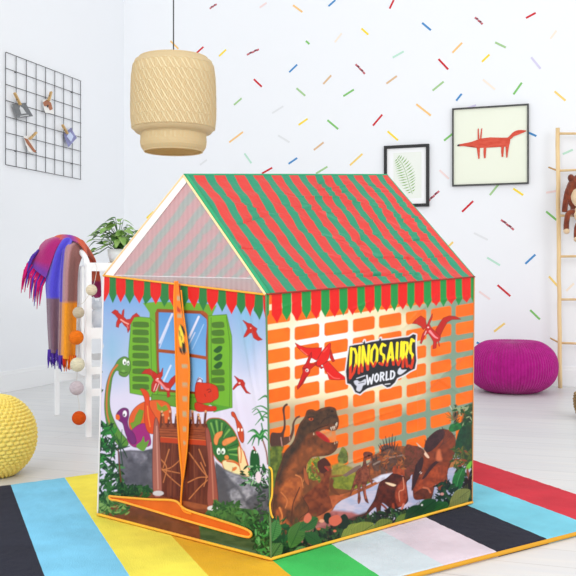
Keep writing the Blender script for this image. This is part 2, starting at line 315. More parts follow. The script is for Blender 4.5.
def paint_side(X, Y):
    c = Cloth(X, Y)
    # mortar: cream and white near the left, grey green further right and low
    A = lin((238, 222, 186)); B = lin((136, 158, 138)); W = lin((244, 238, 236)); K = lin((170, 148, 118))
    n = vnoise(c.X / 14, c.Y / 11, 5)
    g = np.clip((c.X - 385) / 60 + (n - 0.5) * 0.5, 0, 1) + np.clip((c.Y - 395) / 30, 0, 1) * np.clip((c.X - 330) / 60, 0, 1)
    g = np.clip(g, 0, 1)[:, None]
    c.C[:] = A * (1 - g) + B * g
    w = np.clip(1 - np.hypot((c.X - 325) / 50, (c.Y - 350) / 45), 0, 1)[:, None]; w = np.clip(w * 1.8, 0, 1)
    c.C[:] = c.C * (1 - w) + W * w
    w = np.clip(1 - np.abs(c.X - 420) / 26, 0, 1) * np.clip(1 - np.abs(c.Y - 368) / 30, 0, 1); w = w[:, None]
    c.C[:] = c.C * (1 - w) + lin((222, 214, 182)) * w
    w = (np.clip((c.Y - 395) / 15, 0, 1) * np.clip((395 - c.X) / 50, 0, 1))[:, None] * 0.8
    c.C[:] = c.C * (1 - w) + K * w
    c.crop(0, 0, 1)
    for x0, x1 in BR_X:
        for k in range(-2, 11):
            f = (x0 - 268) / 202; h = 6.9 - 0.9 * f; r = 2.2
            yl, yr = brick_y(x0, k), brick_y(x1, k)
            if yl - 281 > 200: continue
            P = []
            for (cx, cy, a0) in ((x1 - r, yr + h - r, 0), (x0 + r, yl + h - r, 90), (x0 + r, yl - h + r, 180), (x1 - r, yr - h + r, 270)):
                for d in (0, 45, 90):
                    a = np.radians(a0 + d); P.append((cx + r * np.cos(a), cy + r * np.sin(a)))
            c.poly(P, mottle((243, 124, 24), (238, 114, 20), 12, 3), soft=0.5)
    # valance teeth: red and green under the eave
    RX = [276.7, 296.5, 316, 334.4, 352.3, 369.6, 386, 402.7, 419.2, 435.6, 450.8, 466.3]
    ey = lambda x: 294.5 - 18.5 * (x - 266) / 208.0
    GR = (38, 150, 76)
    gx = [(a + b) / 2 for a, b in zip(RX, RX[1:])] + [474.5]
    gx = [264.5] + gx
    for x in gx:
        c.poly([(x - 4.9, ey(x) - 9), (x + 4.9, ey(x) - 11), (x + 4.5, ey(x) + 19), (x, ey(x) + 28), (x - 4.5, ey(x) + 20)], GR, soft=0.4)
    for x in RX:
        f = (x - 266) / 208
        hw = 5.1 - 0.7 * f
        c.poly([(x - hw, ey(x) - 9), (x + hw, ey(x) - 11), (x + hw, ey(x) + 20), (x + .4, ey(x) + 30 - 4 * f), (x - hw, ey(x) + 21)], (224, 34, 26), soft=0.4)
    # orange gaps between teeth
    for i, (a, b) in enumerate(zip([264.5] + RX, RX + [474.5])):
        pass
    # --- background landscape at the foot
    c.crop(262, 400, 6.4)
    c.crop(0, 0, 1)
    c.poly([(262, 455), (290, 452), (322, 470), (345, 470), (360, 468), (395, 470), (470, 458), (480, 510), (262, 570)], mottle((150, 92, 54), (120, 74, 48), 7, 51))
    c.poly([(330, 478), (355, 474), (372, 484), (350, 490), (332, 488)], mottle((150, 152, 60), (110, 122, 50), 4, 52))
    c.poly([(262, 452), (280, 448), (286, 475), (262, 490)], mottle((122, 134, 56), (84, 104, 44), 4, 53))
    foliage(c, 306, 458, 320, 480, 60, 3, [(132, 146, 58), (96, 116, 46), (160, 160, 70)], 54)
    c.crop(262, 400, 6.4)
    c.poly([(500, 330), (515, 300), (540, 320), (552, 360), (545, 400), (500, 410), (485, 370)], mottle((126, 136, 70), (96, 106, 60), 3, 55), smooth=True)
    c.poly([(445, 420), (500, 400), (600, 440), (600, 480), (450, 480)], mottle((170, 156, 70), (132, 128, 60), 4, 56), soft=1.2)
    # river
    c.crop(0, 0, 1)
    c.poly([(336, 505), (352, 492), (372, 482), (400, 470), (420, 462), (474, 452), (480, 500), (400, 540), (345, 535), (325, 525)], mottle((176, 182, 206), (206, 196, 210), 9, 57, sy=3))
    c.poly([(300, 515), (330, 510), (352, 512), (372, 520), (368, 545), (300, 560)], mottle((190, 120, 116), (160, 92, 92), 6, 58), soft=1.5)
    c.poly([(335, 497), (362, 488), (388, 476), (398, 468), (396, 474), (370, 488), (345, 499), (330, 505)], mottle((186, 108, 58), (150, 86, 52), 5, 59))
    c.poly([(300, 508), (330, 496), (345, 494), (335, 506), (325, 520), (300, 525)], mottle((176, 92, 56), (206, 120, 76), 6, 60))
    c.poly([(440, 462), (474, 456), (474, 462), (440, 470)], (186, 128, 76))
    c.poly([(372, 456), (392, 446), (420, 446), (428, 462), (405, 470), (380, 476), (366, 474)], mottle((176, 102, 58), (126, 78, 54), 3, 190))
    c.poly([(312, 536), (345, 520), (366, 512), (372, 524), (345, 540)], mottle((96, 60, 50), (60, 48, 42), 4, 191), soft=1.2)
    c.poly([(284, 500), (312, 492), (330, 494), (318, 512), (300, 522), (284, 522)], mottle((150, 84, 50), (112, 64, 44), 4, 192), soft=1.2)
    # long necks behind
    c.crop(262, 400, 6.4)
    c.poly([(58, 215), (100, 210), (125, 205), (138, 160), (135, 100), (130, 60), (140, 35), (158, 22), (165, 32), (150, 45), (145, 75), (150, 130), (150, 180), (140, 220), (135, 300), (58, 300)], (92, 62, 54), smooth=True)
    c.poly([(140, 240), (175, 230), (190, 190), (195, 150), (215, 112), (240, 100), (242, 110), (222, 122), (208, 150), (205, 200), (190, 245), (175, 270), (140, 290)], (104, 70, 58), smooth=True)
    c.line([(120, 240), (128, 295)], 0.9, (196, 150, 140)); c.line([(175, 235), (178, 260)], 0.8, (196, 150, 140))
    c.poly([(52, 300), (100, 295), (140, 300), (120, 360), (90, 420), (90, 560), (52, 560)], mottle((124, 136, 60), (84, 100, 48), 4, 61), smooth=False, soft=1)
    # second predator behind
    c.crop(262, 400, 6.4)
    br = mottle((112, 60, 40), (78, 44, 34), 3, 62)
    c.poly([(355, 400), (375, 385), (400, 372), (425, 390), (440, 420), (445, 455), (432, 500), (430, 560), (428, 600), (445, 660), (440, 700), (300, 760), (260, 640), (330, 560), (380, 520), (395, 480), (365, 450)], mottle((150, 78, 48), (112, 56, 38), 5, 63), smooth=True)
    c.poly([(360, 395), (400, 370), (428, 395), (440, 420), (400, 425), (420, 450), (385, 470), (360, 440)], (88, 46, 38), smooth=True); c.line([(405, 430), (425, 450)], 1.2, (190, 60, 50))
    c.poly([(440, 500), (460, 515), (455, 550), (480, 585), (500, 610), (460, 600), (435, 570)], (120, 70, 44), smooth=True)
    # big predator
    skin = mottle((134, 78, 48), (96, 60, 42), 5, 64, sy=7)
    c.poly([(275, 110), (290, 70), (320, 62), (345, 72), (380, 55), (430, 45), (465, 55), (475, 90), (488, 125), (485, 165), (470, 190), (440, 195), (420, 185), (385, 190), (365, 205), (385, 235), (410, 262), (445, 275), (480, 265), (485, 280), (472, 320), (430, 350), (370, 358), (320, 365), (290, 400), (280, 440), (270, 520), (250, 600), (300, 700), (240, 760), (215, 850), (200, 880), (150, 860), (110, 800), (70, 780), (80, 600), (90, 500), (120, 410), (150, 330), (200, 270), (225, 200), (245, 150)], skin, smooth=True, edge=(60, 40, 34), ew=0.4)
    c.poly([(275, 112), (292, 72), (345, 74), (430, 48), (468, 60), (486, 130), (482, 170), (440, 150), (380, 165), (330, 205), (270, 230), (235, 200), (250, 150)], mottle((96, 68, 50), (70, 52, 42), 4, 65), soft=1.6)
    c.poly([(150, 330), (205, 270), (235, 200), (280, 230), (240, 300), (200, 350), (150, 420), (110, 520), (88, 520), (120, 410)], mottle((88, 64, 50), (66, 52, 44), 4, 66), soft=2.0)
    c.poly([(260, 300), (330, 290), (420, 330), (400, 350), (320, 362), (285, 400), (240, 450), (190, 500), (150, 540), (140, 470), (200, 400)], mottle((166, 96, 56), (132, 78, 48), 5, 67), soft=2.2)
    c.poly([(110, 560), (170, 500), (250, 480), (265, 560), (240, 640), (190, 700), (150, 690), (105, 640)], mottle((196, 112, 62), (160, 88, 52), 5, 68), soft=2.2)
    c.poly([(90, 700), (130, 690), (150, 760), (190, 800), (175, 850), (110, 810), (80, 790)], mottle((186, 100, 56), (140, 76, 48), 4, 69), soft=1.2)
    c.line([(112, 690), (128, 740), (118, 800)], 2.0, (222, 134, 74), w2=1.0); c.line([(215, 480), (250, 500), (262, 560)], 1.4, (214, 136, 84), w2=.6); c.line([(120, 590), (160, 640), (150, 690)], 1.0, (214, 130, 80)); c.line([(240, 560), (200, 660), (190, 740)], 1.0, (92, 48, 34)); c.line([(290, 410), (280, 470), (265, 520)], 0.9, (200, 130, 80))
    c.poly([(345, 205), (368, 203), (395, 225), (418, 245), (432, 268), (440, 275), (405, 265), (375, 245), (350, 225)], (178, 40, 40), smooth=True)
    c.poly([(385, 192), (430, 188), (470, 195), (480, 262), (440, 272), (420, 245), (400, 222), (372, 204)], (206, 176, 130), a=0.0)
    c.poly([(368, 202), (388, 192), (440, 198), (470, 195), (476, 262), (455, 270), (436, 262), (420, 238), (398, 218)], mottle((232, 130, 60), (206, 150, 106), 5, 70), soft=0.7)
    c.line([(365, 210), (400, 230), (428, 262)], 1.8, (190, 48, 48))
    for x, y in [(440, 190), (452, 186), (462, 184), (472, 168), (478, 160)]: c.line([(x, y - 14), (x + 1, y + 3)], 0.9, (240, 226, 206), w2=0.3)
    for x, y in [(480, 268), (466, 274), (330, 215)]: c.line([(x, y + 6), (x, y - 5)], 0.8, (226, 200, 170), w2=0.3)
    c.dot(312, 122, 14, 10, (206, 96, 56)); c.dot(314, 122, 6, 6, (60, 30, 24)); c.line([(295, 112), (330, 108)], 1.2, (60, 44, 36))
    c.dot(448, 72, 10, 7, (50, 38, 34)); c.line([(375, 150), (400, 120), (430, 110)], 0.8, (60, 44, 38)); c.line([(330, 200), (360, 180), (420, 160)], 0.9, (56, 40, 34))
    c.poly([(268, 430), (288, 470), (300, 520), (300, 545), (285, 535), (270, 500)], (176, 100, 62), smooth=True, edge=(90, 50, 34), ew=0.3)
    # raptor
    c.crop(335, 420, 6.4)
    rp = mottle((156, 90, 66), (112, 60, 48), 3, 71)
    c.line([(70, 360), (180, 300), (300, 235), (400, 215)], 1.4, (128, 104, 100), w2=2.0)
    c.poly([(50, 355), (130, 300), (165, 285), (170, 300), (110, 335), (60, 360)], (136, 108, 100))
    c.poly([(185, 215), (205, 205), (235, 212), (238, 235), (225, 245), (200, 255), (205, 290), (222, 320), (222, 350), (240, 400), (235, 410), (215, 370), (205, 400), (195, 450), (212, 520), (215, 532), (195, 515), (182, 460), (170, 410), (160, 460), (165, 505), (155, 535), (148, 520), (150, 460), (140, 410), (120, 440), (100, 480), (112, 430), (130, 370), (150, 320), (175, 300), (185, 260)], rp, smooth=True, edge=(60, 34, 30), ew=0.3)
    c.dot(215, 228, 9, 7, (58, 36, 32)); c.line([(195, 440), (198, 500)], 0.9, (196, 110, 84))
    # spiked herbivore and others far
    sp = mottle((118, 86, 72), (92, 66, 58), 4, 72)
    c.poly([(240, 250), (290, 225), (300, 170), (340, 160), (385, 190), (430, 210), (440, 235), (400, 250), (400, 300), (390, 330), (350, 335), (300, 350), (290, 320), (262, 330), (240, 300)], sp, smooth=True)
    for a, b in [((310, 200), (288, 150)), ((322, 185), (305, 125)), ((335, 180), (322, 105)), ((350, 175), (345, 108)), ((362, 180), (366, 90)), ((374, 190), (385, 108)), ((385, 200), (400, 150)), ((300, 200), (278, 160)), ((250, 260), (238, 235)), ((268, 250), (262, 222))]:
        c.line([a, b], 1.8, (74, 58, 56), w2=0.5)
    c.line([(265, 330), (268, 360)], 1.3, (150, 90, 60)); c.line([(330, 330), (332, 355)], 1.3, (150, 90, 60)); c.line([(375, 320), (378, 345)], 1.3, (150, 90, 60))
    c.poly([(430, 190), (480, 170), (540, 190), (580, 230), (560, 320), (470, 350), (440, 300)], mottle((140, 80, 56), (112, 84, 52), 3, 73), smooth=True)
    c.line([(250, 285), (320, 250), (430, 225), (440, 245)], 1.8, (150, 130, 118), w2=0.8)
    c.poly([(240, 380), (300, 350), (380, 335), (400, 350), (340, 380), (270, 400)], mottle((220, 220, 232), (186, 176, 186), 4, 74), soft=0.8)
    # horned dinosaur, middle
    c.poly([(275, 440), (290, 400), (330, 375), (375, 340), (415, 345), (430, 360), (470, 350), (478, 372), (455, 400), (462, 470), (465, 520), (430, 550), (380, 570), (350, 560), (300, 530), (290, 620), (270, 640), (265, 560), (230, 580), (180, 640), (160, 660), (210, 580), (255, 510)], mottle((110, 52, 40), (76, 38, 34), 4, 75), smooth=True, edge=(50, 28, 26), ew=0.4)
    c.poly([(395, 430), (440, 380), (455, 420), (462, 500), (440, 545), (400, 550), (385, 480)], mottle((176, 84, 56), (140, 62, 44), 3, 76), smooth=True, soft=0.8)
    c.poly([(370, 300), (400, 290), (440, 300), (470, 330), (450, 360), (400, 345), (370, 340)], mottle((184, 90, 54), (150, 72, 46), 3, 77), smooth=True)
    c.line([(435, 370), (440, 440), (410, 460), (415, 520)], 1.0, (222, 150, 120), w2=0.8)
    c.poly([(322, 400), (350, 402), (390, 415), (375, 425), (345, 416)], (242, 214, 180), smooth=True)
    c.line([(372, 540), (378, 590)], 2.4, (160, 74, 50)); c.line([(440, 540), (425, 580)], 2.2, (206, 130, 110)); c.dot(350, 600, 20, 12, (228, 200, 200)); c.dot(415, 585, 12, 9, (232, 216, 216))
    c.line([(300, 540), (330, 570), (322, 600)], 2, (140, 70, 50))
    # big horned dinosaur right
    c.crop(405, 400, 7.68)
    c.poly([(150, 350), (165, 310), (200, 270), (240, 240), (290, 225), (340, 240), (380, 290), (385, 370), (370, 430), (340, 500), (320, 560), (325, 640), (310, 700), (260, 690), (230, 640), (200, 760), (140, 760), (75, 760), (60, 690), (55, 600), (70, 530), (110, 450), (140, 420)], mottle((150, 74, 46), (112, 54, 38), 5, 78), smooth=True, edge=(64, 36, 32), ew=0.4)
    c.poly([(150, 350), (165, 305), (200, 268), (250, 232), (300, 232), (300, 280), (260, 330), (225, 370), (180, 400), (155, 395)], mottle((80, 48, 52), (62, 40, 44), 4, 79), smooth=True)
    for k in range(8): c.line([(160 + k * 19, 325 - k * 14), (150 + k * 19, 305 - k * 14)], 1.2, (66, 44, 46), w2=0.4)
    for k in range(6): c.line([(300 + k * 14, 236 + k * 9), (303 + k * 16, 220 + k * 9)], 1.1, (120, 64, 50), w2=0.4)
    for k in range(5): c.line([(300 + k * 14, 250 + k * 10), (290 - k * 10, 330 + k * 10)], 0.5, (104, 56, 44))
    c.poly([(65, 560), (80, 490), (120, 440), (140, 450), (130, 520), (90, 620), (60, 690), (48, 680)], (66, 42, 46), smooth=True)
    c.poly([(60, 690), (110, 620), (180, 540), (240, 500), (320, 500), (325, 560), (260, 640), (180, 680), (90, 700)], mottle((184, 88, 52), (146, 68, 42), 4, 80), soft=1.0)
    c.poly([(130, 600), (180, 520), (230, 470), (295, 458), (270, 470), (220, 510), (160, 590), (130, 610)], (74, 44, 48), smooth=True)
    c.poly([(84, 330), (105, 345), (145, 385), (182, 435), (176, 446), (155, 430), (125, 385)], (240, 206, 180), smooth=True, edge=(180, 120, 90), ew=0.2)
    c.poly([(245, 390), (265, 380), (275, 420), (282, 460), (255, 470), (235, 450)], (212, 120, 80), soft=1.2, smooth=True)
    c.dot(118, 558, 9, 9, (236, 210, 200)); c.line([(105, 570), (130, 545)], 0.8, (60, 30, 30))
    c.poly([(65, 720), (120, 680), (175, 680), (200, 720), (190, 760), (80, 760)], mottle((130, 66, 46), (96, 50, 38), 4, 81))
    c.line([(140, 672), (175, 680), (195, 710)], 1.8, (206, 120, 84))
    # head of a grazing animal left of it
    c.poly([(0, 360), (60, 350), (120, 365), (150, 400), (120, 440), (80, 500), (60, 560), (0, 600)], mottle((134, 72, 58), (100, 64, 48), 2.4, 82), smooth=True)
    c.crop(0, 0, 1)
    foliage(c, 456, 461, 474, 492, 60, 3.6, [(26, 58, 40), (34, 78, 46), (22, 44, 34), (70, 96, 48)], 187)
    foliage(c, 380, 452, 404, 470, 60, 2.6, [(150, 84, 52), (120, 76, 48), (176, 110, 64), (92, 62, 50)], 188)
    # --- right hand plants
    c.crop(405, 400, 7.68)
    c.poly([(455, 60), (500, 30), (520, 20), (520, 520), (470, 500), (400, 420), (400, 300), (430, 180)], mottle((44, 70, 44), (84, 90, 54), 3, 183), soft=1.5)
    c.poly([(440, 150), (505, 100), (515, 420), (470, 400), (440, 330)], mottle((24, 62, 44), (40, 84, 48), 4, 83), smooth=False, soft=1)
    for e in [(320, 130), (330, 85), (360, 50), (400, 40), (430, 80), (340, 160), (310, 105), (440, 110), (380, 50)]:
        c.line([(378, 150), e], 1.5, (124, 118, 72), w2=0.4)
    c.dot(385, 120, 20, 30, (120, 92, 70)); c.line([(345, 45), (360, 70)], 0.8, (200, 206, 180))
    c.poly([(335, 230), (350, 190), (400, 175), (450, 185), (460, 205), (410, 230), (360, 245)], mottle((40, 130, 66), (30, 100, 54), 4, 84), smooth=True)
    c.poly([(400, 270), (430, 210), (465, 205), (470, 260), (450, 340), (400, 420), (380, 380)], mottle((30, 84, 56), (22, 60, 44), 4, 85), smooth=True)
    foliage(c, 455, 405, 473, 425, 60, 2.6, [(22, 52, 38), (40, 84, 46), (160, 170, 130), (30, 90, 50)], 86)
    foliage(c, 452, 448, 473, 466, 60, 2.8, [(84, 104, 48), (60, 86, 44), (110, 110, 50), (150, 80, 50)], 87)
    c.crop(405, 450, 7.68)
    c.poly([(350, 100), (500, 90), (510, 300), (360, 260)], mottle((136, 150, 168), (90, 100, 96), 6, 88), a=0.0)
    c.poly([(470, 130), (505, 85), (515, 100), (500, 140), (475, 155)], (124, 190, 70), smooth=True)
    c.poly([(395, 165), (440, 135), (462, 150), (455, 220), (430, 290), (400, 300), (362, 260), (370, 200)], mottle((46, 136, 70), (30, 104, 56), 5, 89), smooth=True)
    c.line([(440, 150), (410, 220), (395, 290)], 0.5, (90, 170, 100))
    c.poly([(450, 250), (500, 190), (515, 200), (515, 400), (430, 340)], (32, 30, 32), soft=1)
    c.poly([(470, 160), (480, 130), (495, 180), (485, 230)], (150, 80, 60)); 
    c.crop(0, 0, 1)
    foliage(c, 437, 482, 458, 500, 60, 4, [(28, 56, 40), (22, 44, 34), (44, 86, 48)], 90)
    def fern(x0, y0, x1, y1, col, dk):
        """broad striped leaf"""
        d = np.array([x1 - x0, y1 - y0], float); L = np.hypot(*d); d /= L; nrm = np.array([-d[1], d[0]])
        P = [(x0, y0)] + [tuple(np.array([x0, y0]) + d * L * f + nrm * L * .3 * s_) for f, s_ in ((.3, .8), (.6, 1), (.85, .6))] + [(x1, y1)] + [tuple(np.array([x0, y0]) - nrm * L * .3 * s_ + d * L * f) for f, s_ in ((.85, .6), (.6, 1), (.3, .8))]
        c.poly(P, col, smooth=True)
        for f in np.linspace(.15, .9, int(L / 2.2)):
            o = np.array([x0, y0]) + d * L * f
            for s_ in (1, -1): c.line([tuple(o), tuple(o + (d * .15 + nrm * .25 * s_) * L)], 0.55, dk, a=0.8)
        c.line([(x0, y0), (x1, y1)], 0.6, dk)
    # foreground foliage along the bottom edge
    for x, yb in [(i, 560 - (i - 271) * 57 / 201.0) for i in np.arange(268, 476, 2.0)]:
        foliage(c, x - 2, yb - 17 + (6 if x > 395 else 0), x + 3, yb + 1, 7, 4.2, [(24, 50, 34), (34, 68, 40), (18, 36, 28), (58, 92, 50), (24, 26, 26)], int(x) * 3 + 1)
    foliage(c, 395, 510, 425, 530, 60, 4.5, [(22, 56, 38), (34, 80, 46), (54, 104, 56), (24, 44, 34)], 91)
    foliage(c, 272, 518, 292, 540, 40, 4.5, [(44, 96, 54), (60, 110, 60), (34, 76, 44)], 92)
    fern(264, 556, 283, 545, (96, 138, 74), (40, 80, 44)); fern(290, 548, 302, 522, (92, 132, 66), (50, 92, 46))
    fern(270, 560, 281, 543, (110, 146, 84), (30, 60, 40)); fern(272, 541, 277, 520, (92, 146, 84), (50, 104, 56))
    fern(293, 553, 308, 549, (110, 150, 96), (60, 110, 60)); fern(322, 545, 305, 533, (56, 104, 56), (40, 84, 48)); fern(300, 530, 318, 518, (66, 118, 62), (40, 84, 48))
    fern(341, 545, 362, 524, (150, 160, 76), (76, 100, 48)); fern(348, 541, 374, 524, (146, 156, 74), (76, 100, 48)); fern(372, 532, 392, 521, (128, 142, 66), (66, 92, 44))
    fern(395, 530, 408, 514, (110, 134, 60), (90, 114, 50)); fern(450, 505, 470, 490, (150, 150, 84), (104, 110, 60)); fern(447, 512, 468, 500, (140, 142, 78), (100, 106, 58))
    fern(425, 520, 448, 503, (52, 112, 56), (36, 84, 46)); fern(416, 515, 436, 500, (40, 92, 52), (30, 66, 40)); fern(405, 520, 422, 506, (36, 80, 48), (26, 60, 38))
    c.poly([(340, 518), (345, 514), (349, 520), (347, 528), (341, 528)], (28, 52, 38), smooth=True)
    c.poly([(325, 514), (330, 513), (332, 520), (328, 524), (324, 520)], (24, 48, 36), smooth=True)
    c.poly([(305, 516), (309, 513), (312, 518), (308, 523), (304, 521)], (222, 120, 96), smooth=True); c.poly([(330, 518), (338, 515), (342, 521), (336, 526), (330, 524)], (214, 112, 88), smooth=True)
    c.dot(322, 521, 2.6, 1.8, (236, 170, 140)); c.dot(319, 529, 2, 1.2, (214, 110, 80)); c.dot(335, 531, 1.6, 1.2, (226, 120, 90))
    c.dot(442, 494, 2, 1.5, (222, 160, 150)); c.dot(422, 505, 1, 1, (220, 220, 214))
    # --- red flyer on the bricks
    c.crop(285, 330, 8.23)
    R1, R2, RD = (222, 36, 28), (200, 30, 28), (110, 24, 28)
    c.poly([(85, 108), (120, 128), (175, 148), (230, 150), (305, 146), (300, 200), (262, 250), (235, 235), (205, 222), (170, 200), (140, 175), (105, 145)], R1, edge=RD, ew=0.35)
    c.poly([(310, 280), (355, 255), (385, 290), (430, 340), (485, 380), (496, 405), (440, 410), (395, 408), (365, 405), (350, 360), (325, 320)], R1, edge=RD, ew=0.35)
    c.poly([(378, 160), (392, 200), (410, 255), (395, 262), (372, 230)], R2, edge=RD, ew=0.3)
    c.poly([(245, 270), (280, 250), (300, 300), (318, 308), (300, 320), (285, 305), (260, 295)], R2, edge=RD, ew=0.3)
    c.poly([(375, 110), (372, 180), (360, 235), (325, 275), (285, 292), (262, 288), (270, 250), (300, 190), (330, 150)], R1, smooth=True, edge=RD, ew=0.35)
    c.poly([(220, 185), (222, 215), (205, 260), (205, 275), (245, 280), (262, 280), (230, 305), (208, 325), (205, 350), (180, 385), (150, 440), (105, 488), (100, 470), (130, 400), (150, 350), (148, 310), (175, 275), (195, 230)], R2, edge=RD, ew=0.35)
    c.dot(184, 332, 13, 14, (240, 220, 220)); c.dot(182, 334, 5, 7, (60, 20, 20)); c.line([(150, 320), (185, 312)], 0.7, RD); c.line([(175, 385), (118, 470)], 0.5, (120, 20, 24))
    c.line([(130, 160), (185, 205)], 0.8, (244, 130, 110)); c.line([(350, 350), (400, 392), (450, 400)], 0.7, (244, 120, 110)); c.line([(320, 180), (350, 150)], 1.0, (246, 90, 80))
    # second flyer
    c.crop(400, 300, 7.2)
    c.poly([(92, 168), (115, 140), (150, 115), (178, 135), (190, 190), (165, 212), (150, 190), (120, 172)], (196, 46, 34), edge=RD, ew=0.35)
    c.poly([(255, 215), (285, 165), (310, 130), (350, 115), (395, 118), (435, 138), (370, 140), (335, 160), (310, 205), (285, 260), (262, 262)], (190, 40, 32), edge=RD, ew=0.35)
    c.poly([(230, 100), (228, 125), (208, 175), (225, 205), (255, 230), (288, 262), (285, 290), (262, 300), (255, 345), (235, 350), (238, 300), (222, 270), (200, 240), (178, 250), (150, 315), (142, 310), (160, 245), (180, 215), (188, 190), (205, 150)], (198, 44, 40), edge=RD, ew=0.3)
    c.line([(212, 225), (245, 262), (268, 275)], 2.4, (240, 150, 156), w2=1.2); c.line([(270, 285), (280, 330)], 1.4, (190, 40, 40)); c.dot(200, 197, 6, 5, (240, 220, 220)); c.line([(185, 225), (175, 250)], 0.8, (236, 200, 200))
    # --- logo: DINOSAURS over WORLD
    c.crop(340, 320, 6.4)
    OUT = [(62, 168), (95, 160), (150, 152), (160, 130), (165, 150), (200, 140), (250, 132), (262, 115), (266, 130), (320, 125), (380, 115), (440, 108), (468, 90), (484, 95), (480, 140), (482, 200), (486, 260), (478, 312), (445, 328), (420, 345), (395, 358), (365, 372), (350, 400), (320, 428), (300, 432), (270, 410), (215, 425), (175, 438), (150, 455), (128, 474), (98, 462), (82, 430), (68, 412), (46, 405), (40, 330), (52, 240)]
    c.poly(OUT, (46, 46, 52), edge=(226, 222, 226), ew=1.3)
    yel = vgrad(0, (250, 232, 50), 1, (250, 232, 50))
    def ink(x, y):
        # yellow above, orange red below, dripping border following the slope of the word
        yb = 366.5 - (x - 350) * 0.16 + 1.6 * np.sin(x * 1.3) + 0.9 * np.sin(x * 3.1)
        t = np.clip((y - yb) / 1.6 + 0.5, 0, 1)[:, None]
        return lin((248, 228, 48)) * (1 - t) + lin((216, 66, 34)) * t
    def glyph(ch, x0, x1, yt0, yt1, yb0, yb1, w):
        """letter strokes on the unit square, mapped to the slanted cell; y down"""
        def m(p):
            u_, v_ = p; xt = x0 + (x1 - x0) * u_; top = yt0 + (yt1 - yt0) * u_; bot = yb0 + (yb1 - yb0) * u_
            return (xt + (0.5 - v_) * slant, top + (bot - top) * v_)
        for st in GL[ch]: c.line([m(p) for p in st], w, gcol, smooth=False, soft=0.35)
    GL = {'D': [[(.1, 0), (.1, 1)], [(.1, .02), (.6, .05), (.9, .3), (.9, .68), (.6, .95), (.1, 1)]],
          'I': [[(.5, 0), (.5, 1)]],
          'N': [[(.1, 1), (.1, 0), (.9, 1), (.9, 0)]],
          'O': [[(.5, 0), (.1, .25), (.1, .75), (.5, 1), (.9, .75), (.9, .25), (.5, 0)]],
          'S': [[(.9, .08), (.4, .0), (.1, .22), (.25, .45), (.75, .55), (.9, .78), (.6, 1), (.1, .92)]],
          'A': [[(.05, 1), (.5, 0), (.95, 1)], [(.25, .65), (.75, .65)]],
          'U': [[(.1, 0), (.1, .75), (.5, 1), (.9, .75), (.9, 0)]],
          'R': [[(.1, 1), (.1, 0), (.7, .05), (.85, .27), (.6, .5), (.15, .52)], [(.45, .5), (.9, 1)]],
          'W': [[(.0, 0), (.22, 1), (.5, .3), (.78, 1), (1, 0)]],
          'L': [[(.15, 0), (.15, 1), (.9, 1)]]}
    gcol = ink; slant = 8
    c.line([(72, 178), (60, 390)], 0.1, ink)
    cells = [('D', 66, 112, 182, 176, 376, 322), ('I', 118, 134, 176, 172, 344, 334), ('N', 142, 188, 170, 164, 330, 316), ('O', 198, 244, 162, 158, 300, 290), ('S', 256, 290, 156, 152, 288, 284), ('A', 302, 348, 150, 146, 290, 284),
             ('U', 360, 394, 148, 142, 288, 284), ('R', 402, 436, 144, 136, 300, 296), ('S', 444, 470, 128, 118, 308, 304)]
    for ch, a, b, t0, t1, b0, b1 in cells:
        glyph(ch, a, b, t0, t1, b0, b1, 2.55)
    for P in ([(70, 178), (58, 385)], [(120, 180), (108, 340)]): pass
    gcol = (226, 226, 232); slant = 3
    for ch, a, b, t0, t1, b0, b1 in [('W', 172, 212, 356, 350, 414, 406), ('O', 222, 248, 346, 342, 398, 392), ('R', 258, 284, 338, 334, 390, 384), ('L', 294, 314, 332, 330, 384, 378), ('D', 322, 350, 328, 324, 378, 372)]:
        glyph(ch, a, b, t0, t1, b0, b1, 1.6)
    c.poly([(90, 392), (110, 385), (130, 395), (165, 378), (166, 410), (148, 420), (138, 445), (124, 458), (105, 448), (108, 425), (95, 410)], (206, 206, 216), smooth=True)
    c.line([(108, 374), (160, 356)], 0.9, (214, 214, 222)); c.line([(120, 405), (155, 398)], 0.7, (60, 60, 66))
    c.poly([(372, 318), (385, 305), (395, 318), (425, 318), (412, 332), (395, 345), (380, 350), (368, 340)], (214, 214, 222), smooth=True); c.line([(288, 412), (318, 408)], 0.9, (226, 224, 228))
    c.line([(140, 140), (165, 152)], 0.5, (50, 50, 56)); c.line([(252, 116), (258, 132)], 0.5, (50, 50, 56))
    return c.C ** 1.16

def paint_tape(X, Y):
    c = Cloth(X, Y); c.C[:] = lin((234, 122, 28))
    for (u, v, w, h) in [(178.5, 298, 3, 4.5), (179.5, 316, 4.5, 4), (184, 350, 5.5, 4), (184.5, 366, 5.5, 4), (184.8, 384, 5, 4), (184.8, 399, 4.5, 4), (184.5, 414, 4, 4), (184.5, 429, 3.4, 3.6), (184.5, 443, 2.6, 3)]:
        c.poly([(u - w / 2, v - h / 2), (u + w / 2, v - h / 2), (u + w / 2, v + h / 2), (u - w / 2, v + h / 2)], (184, 160, 122))
    c.poly([(179, 327), (181, 324), (183.5, 330), (184, 340), (183, 347), (180, 346), (178.5, 338)], (240, 206, 60))
    for q in ([(180, 324), (183, 326), (185.5, 333), (184, 336), (182, 330)], [(182, 343), (185, 342), (186, 352), (184, 355), (182, 350)], [(179, 331), (180, 331), (180.3, 336), (179.4, 336)], [(181, 336), (182, 336), (182, 341), (181.3, 341)], [(179, 348), (181, 348), (183, 355), (180, 352)]):
        c.poly(q, (44, 36, 30))
    c.poly([(177, 306), (181, 310), (180, 313), (177, 311)], (190, 60, 40))
    return c.C
import bpy, bmesh, math, random
from mathutils import Vector, Matrix
R = random.Random(7)
C = bpy.context.scene.collection
PI = math.pi
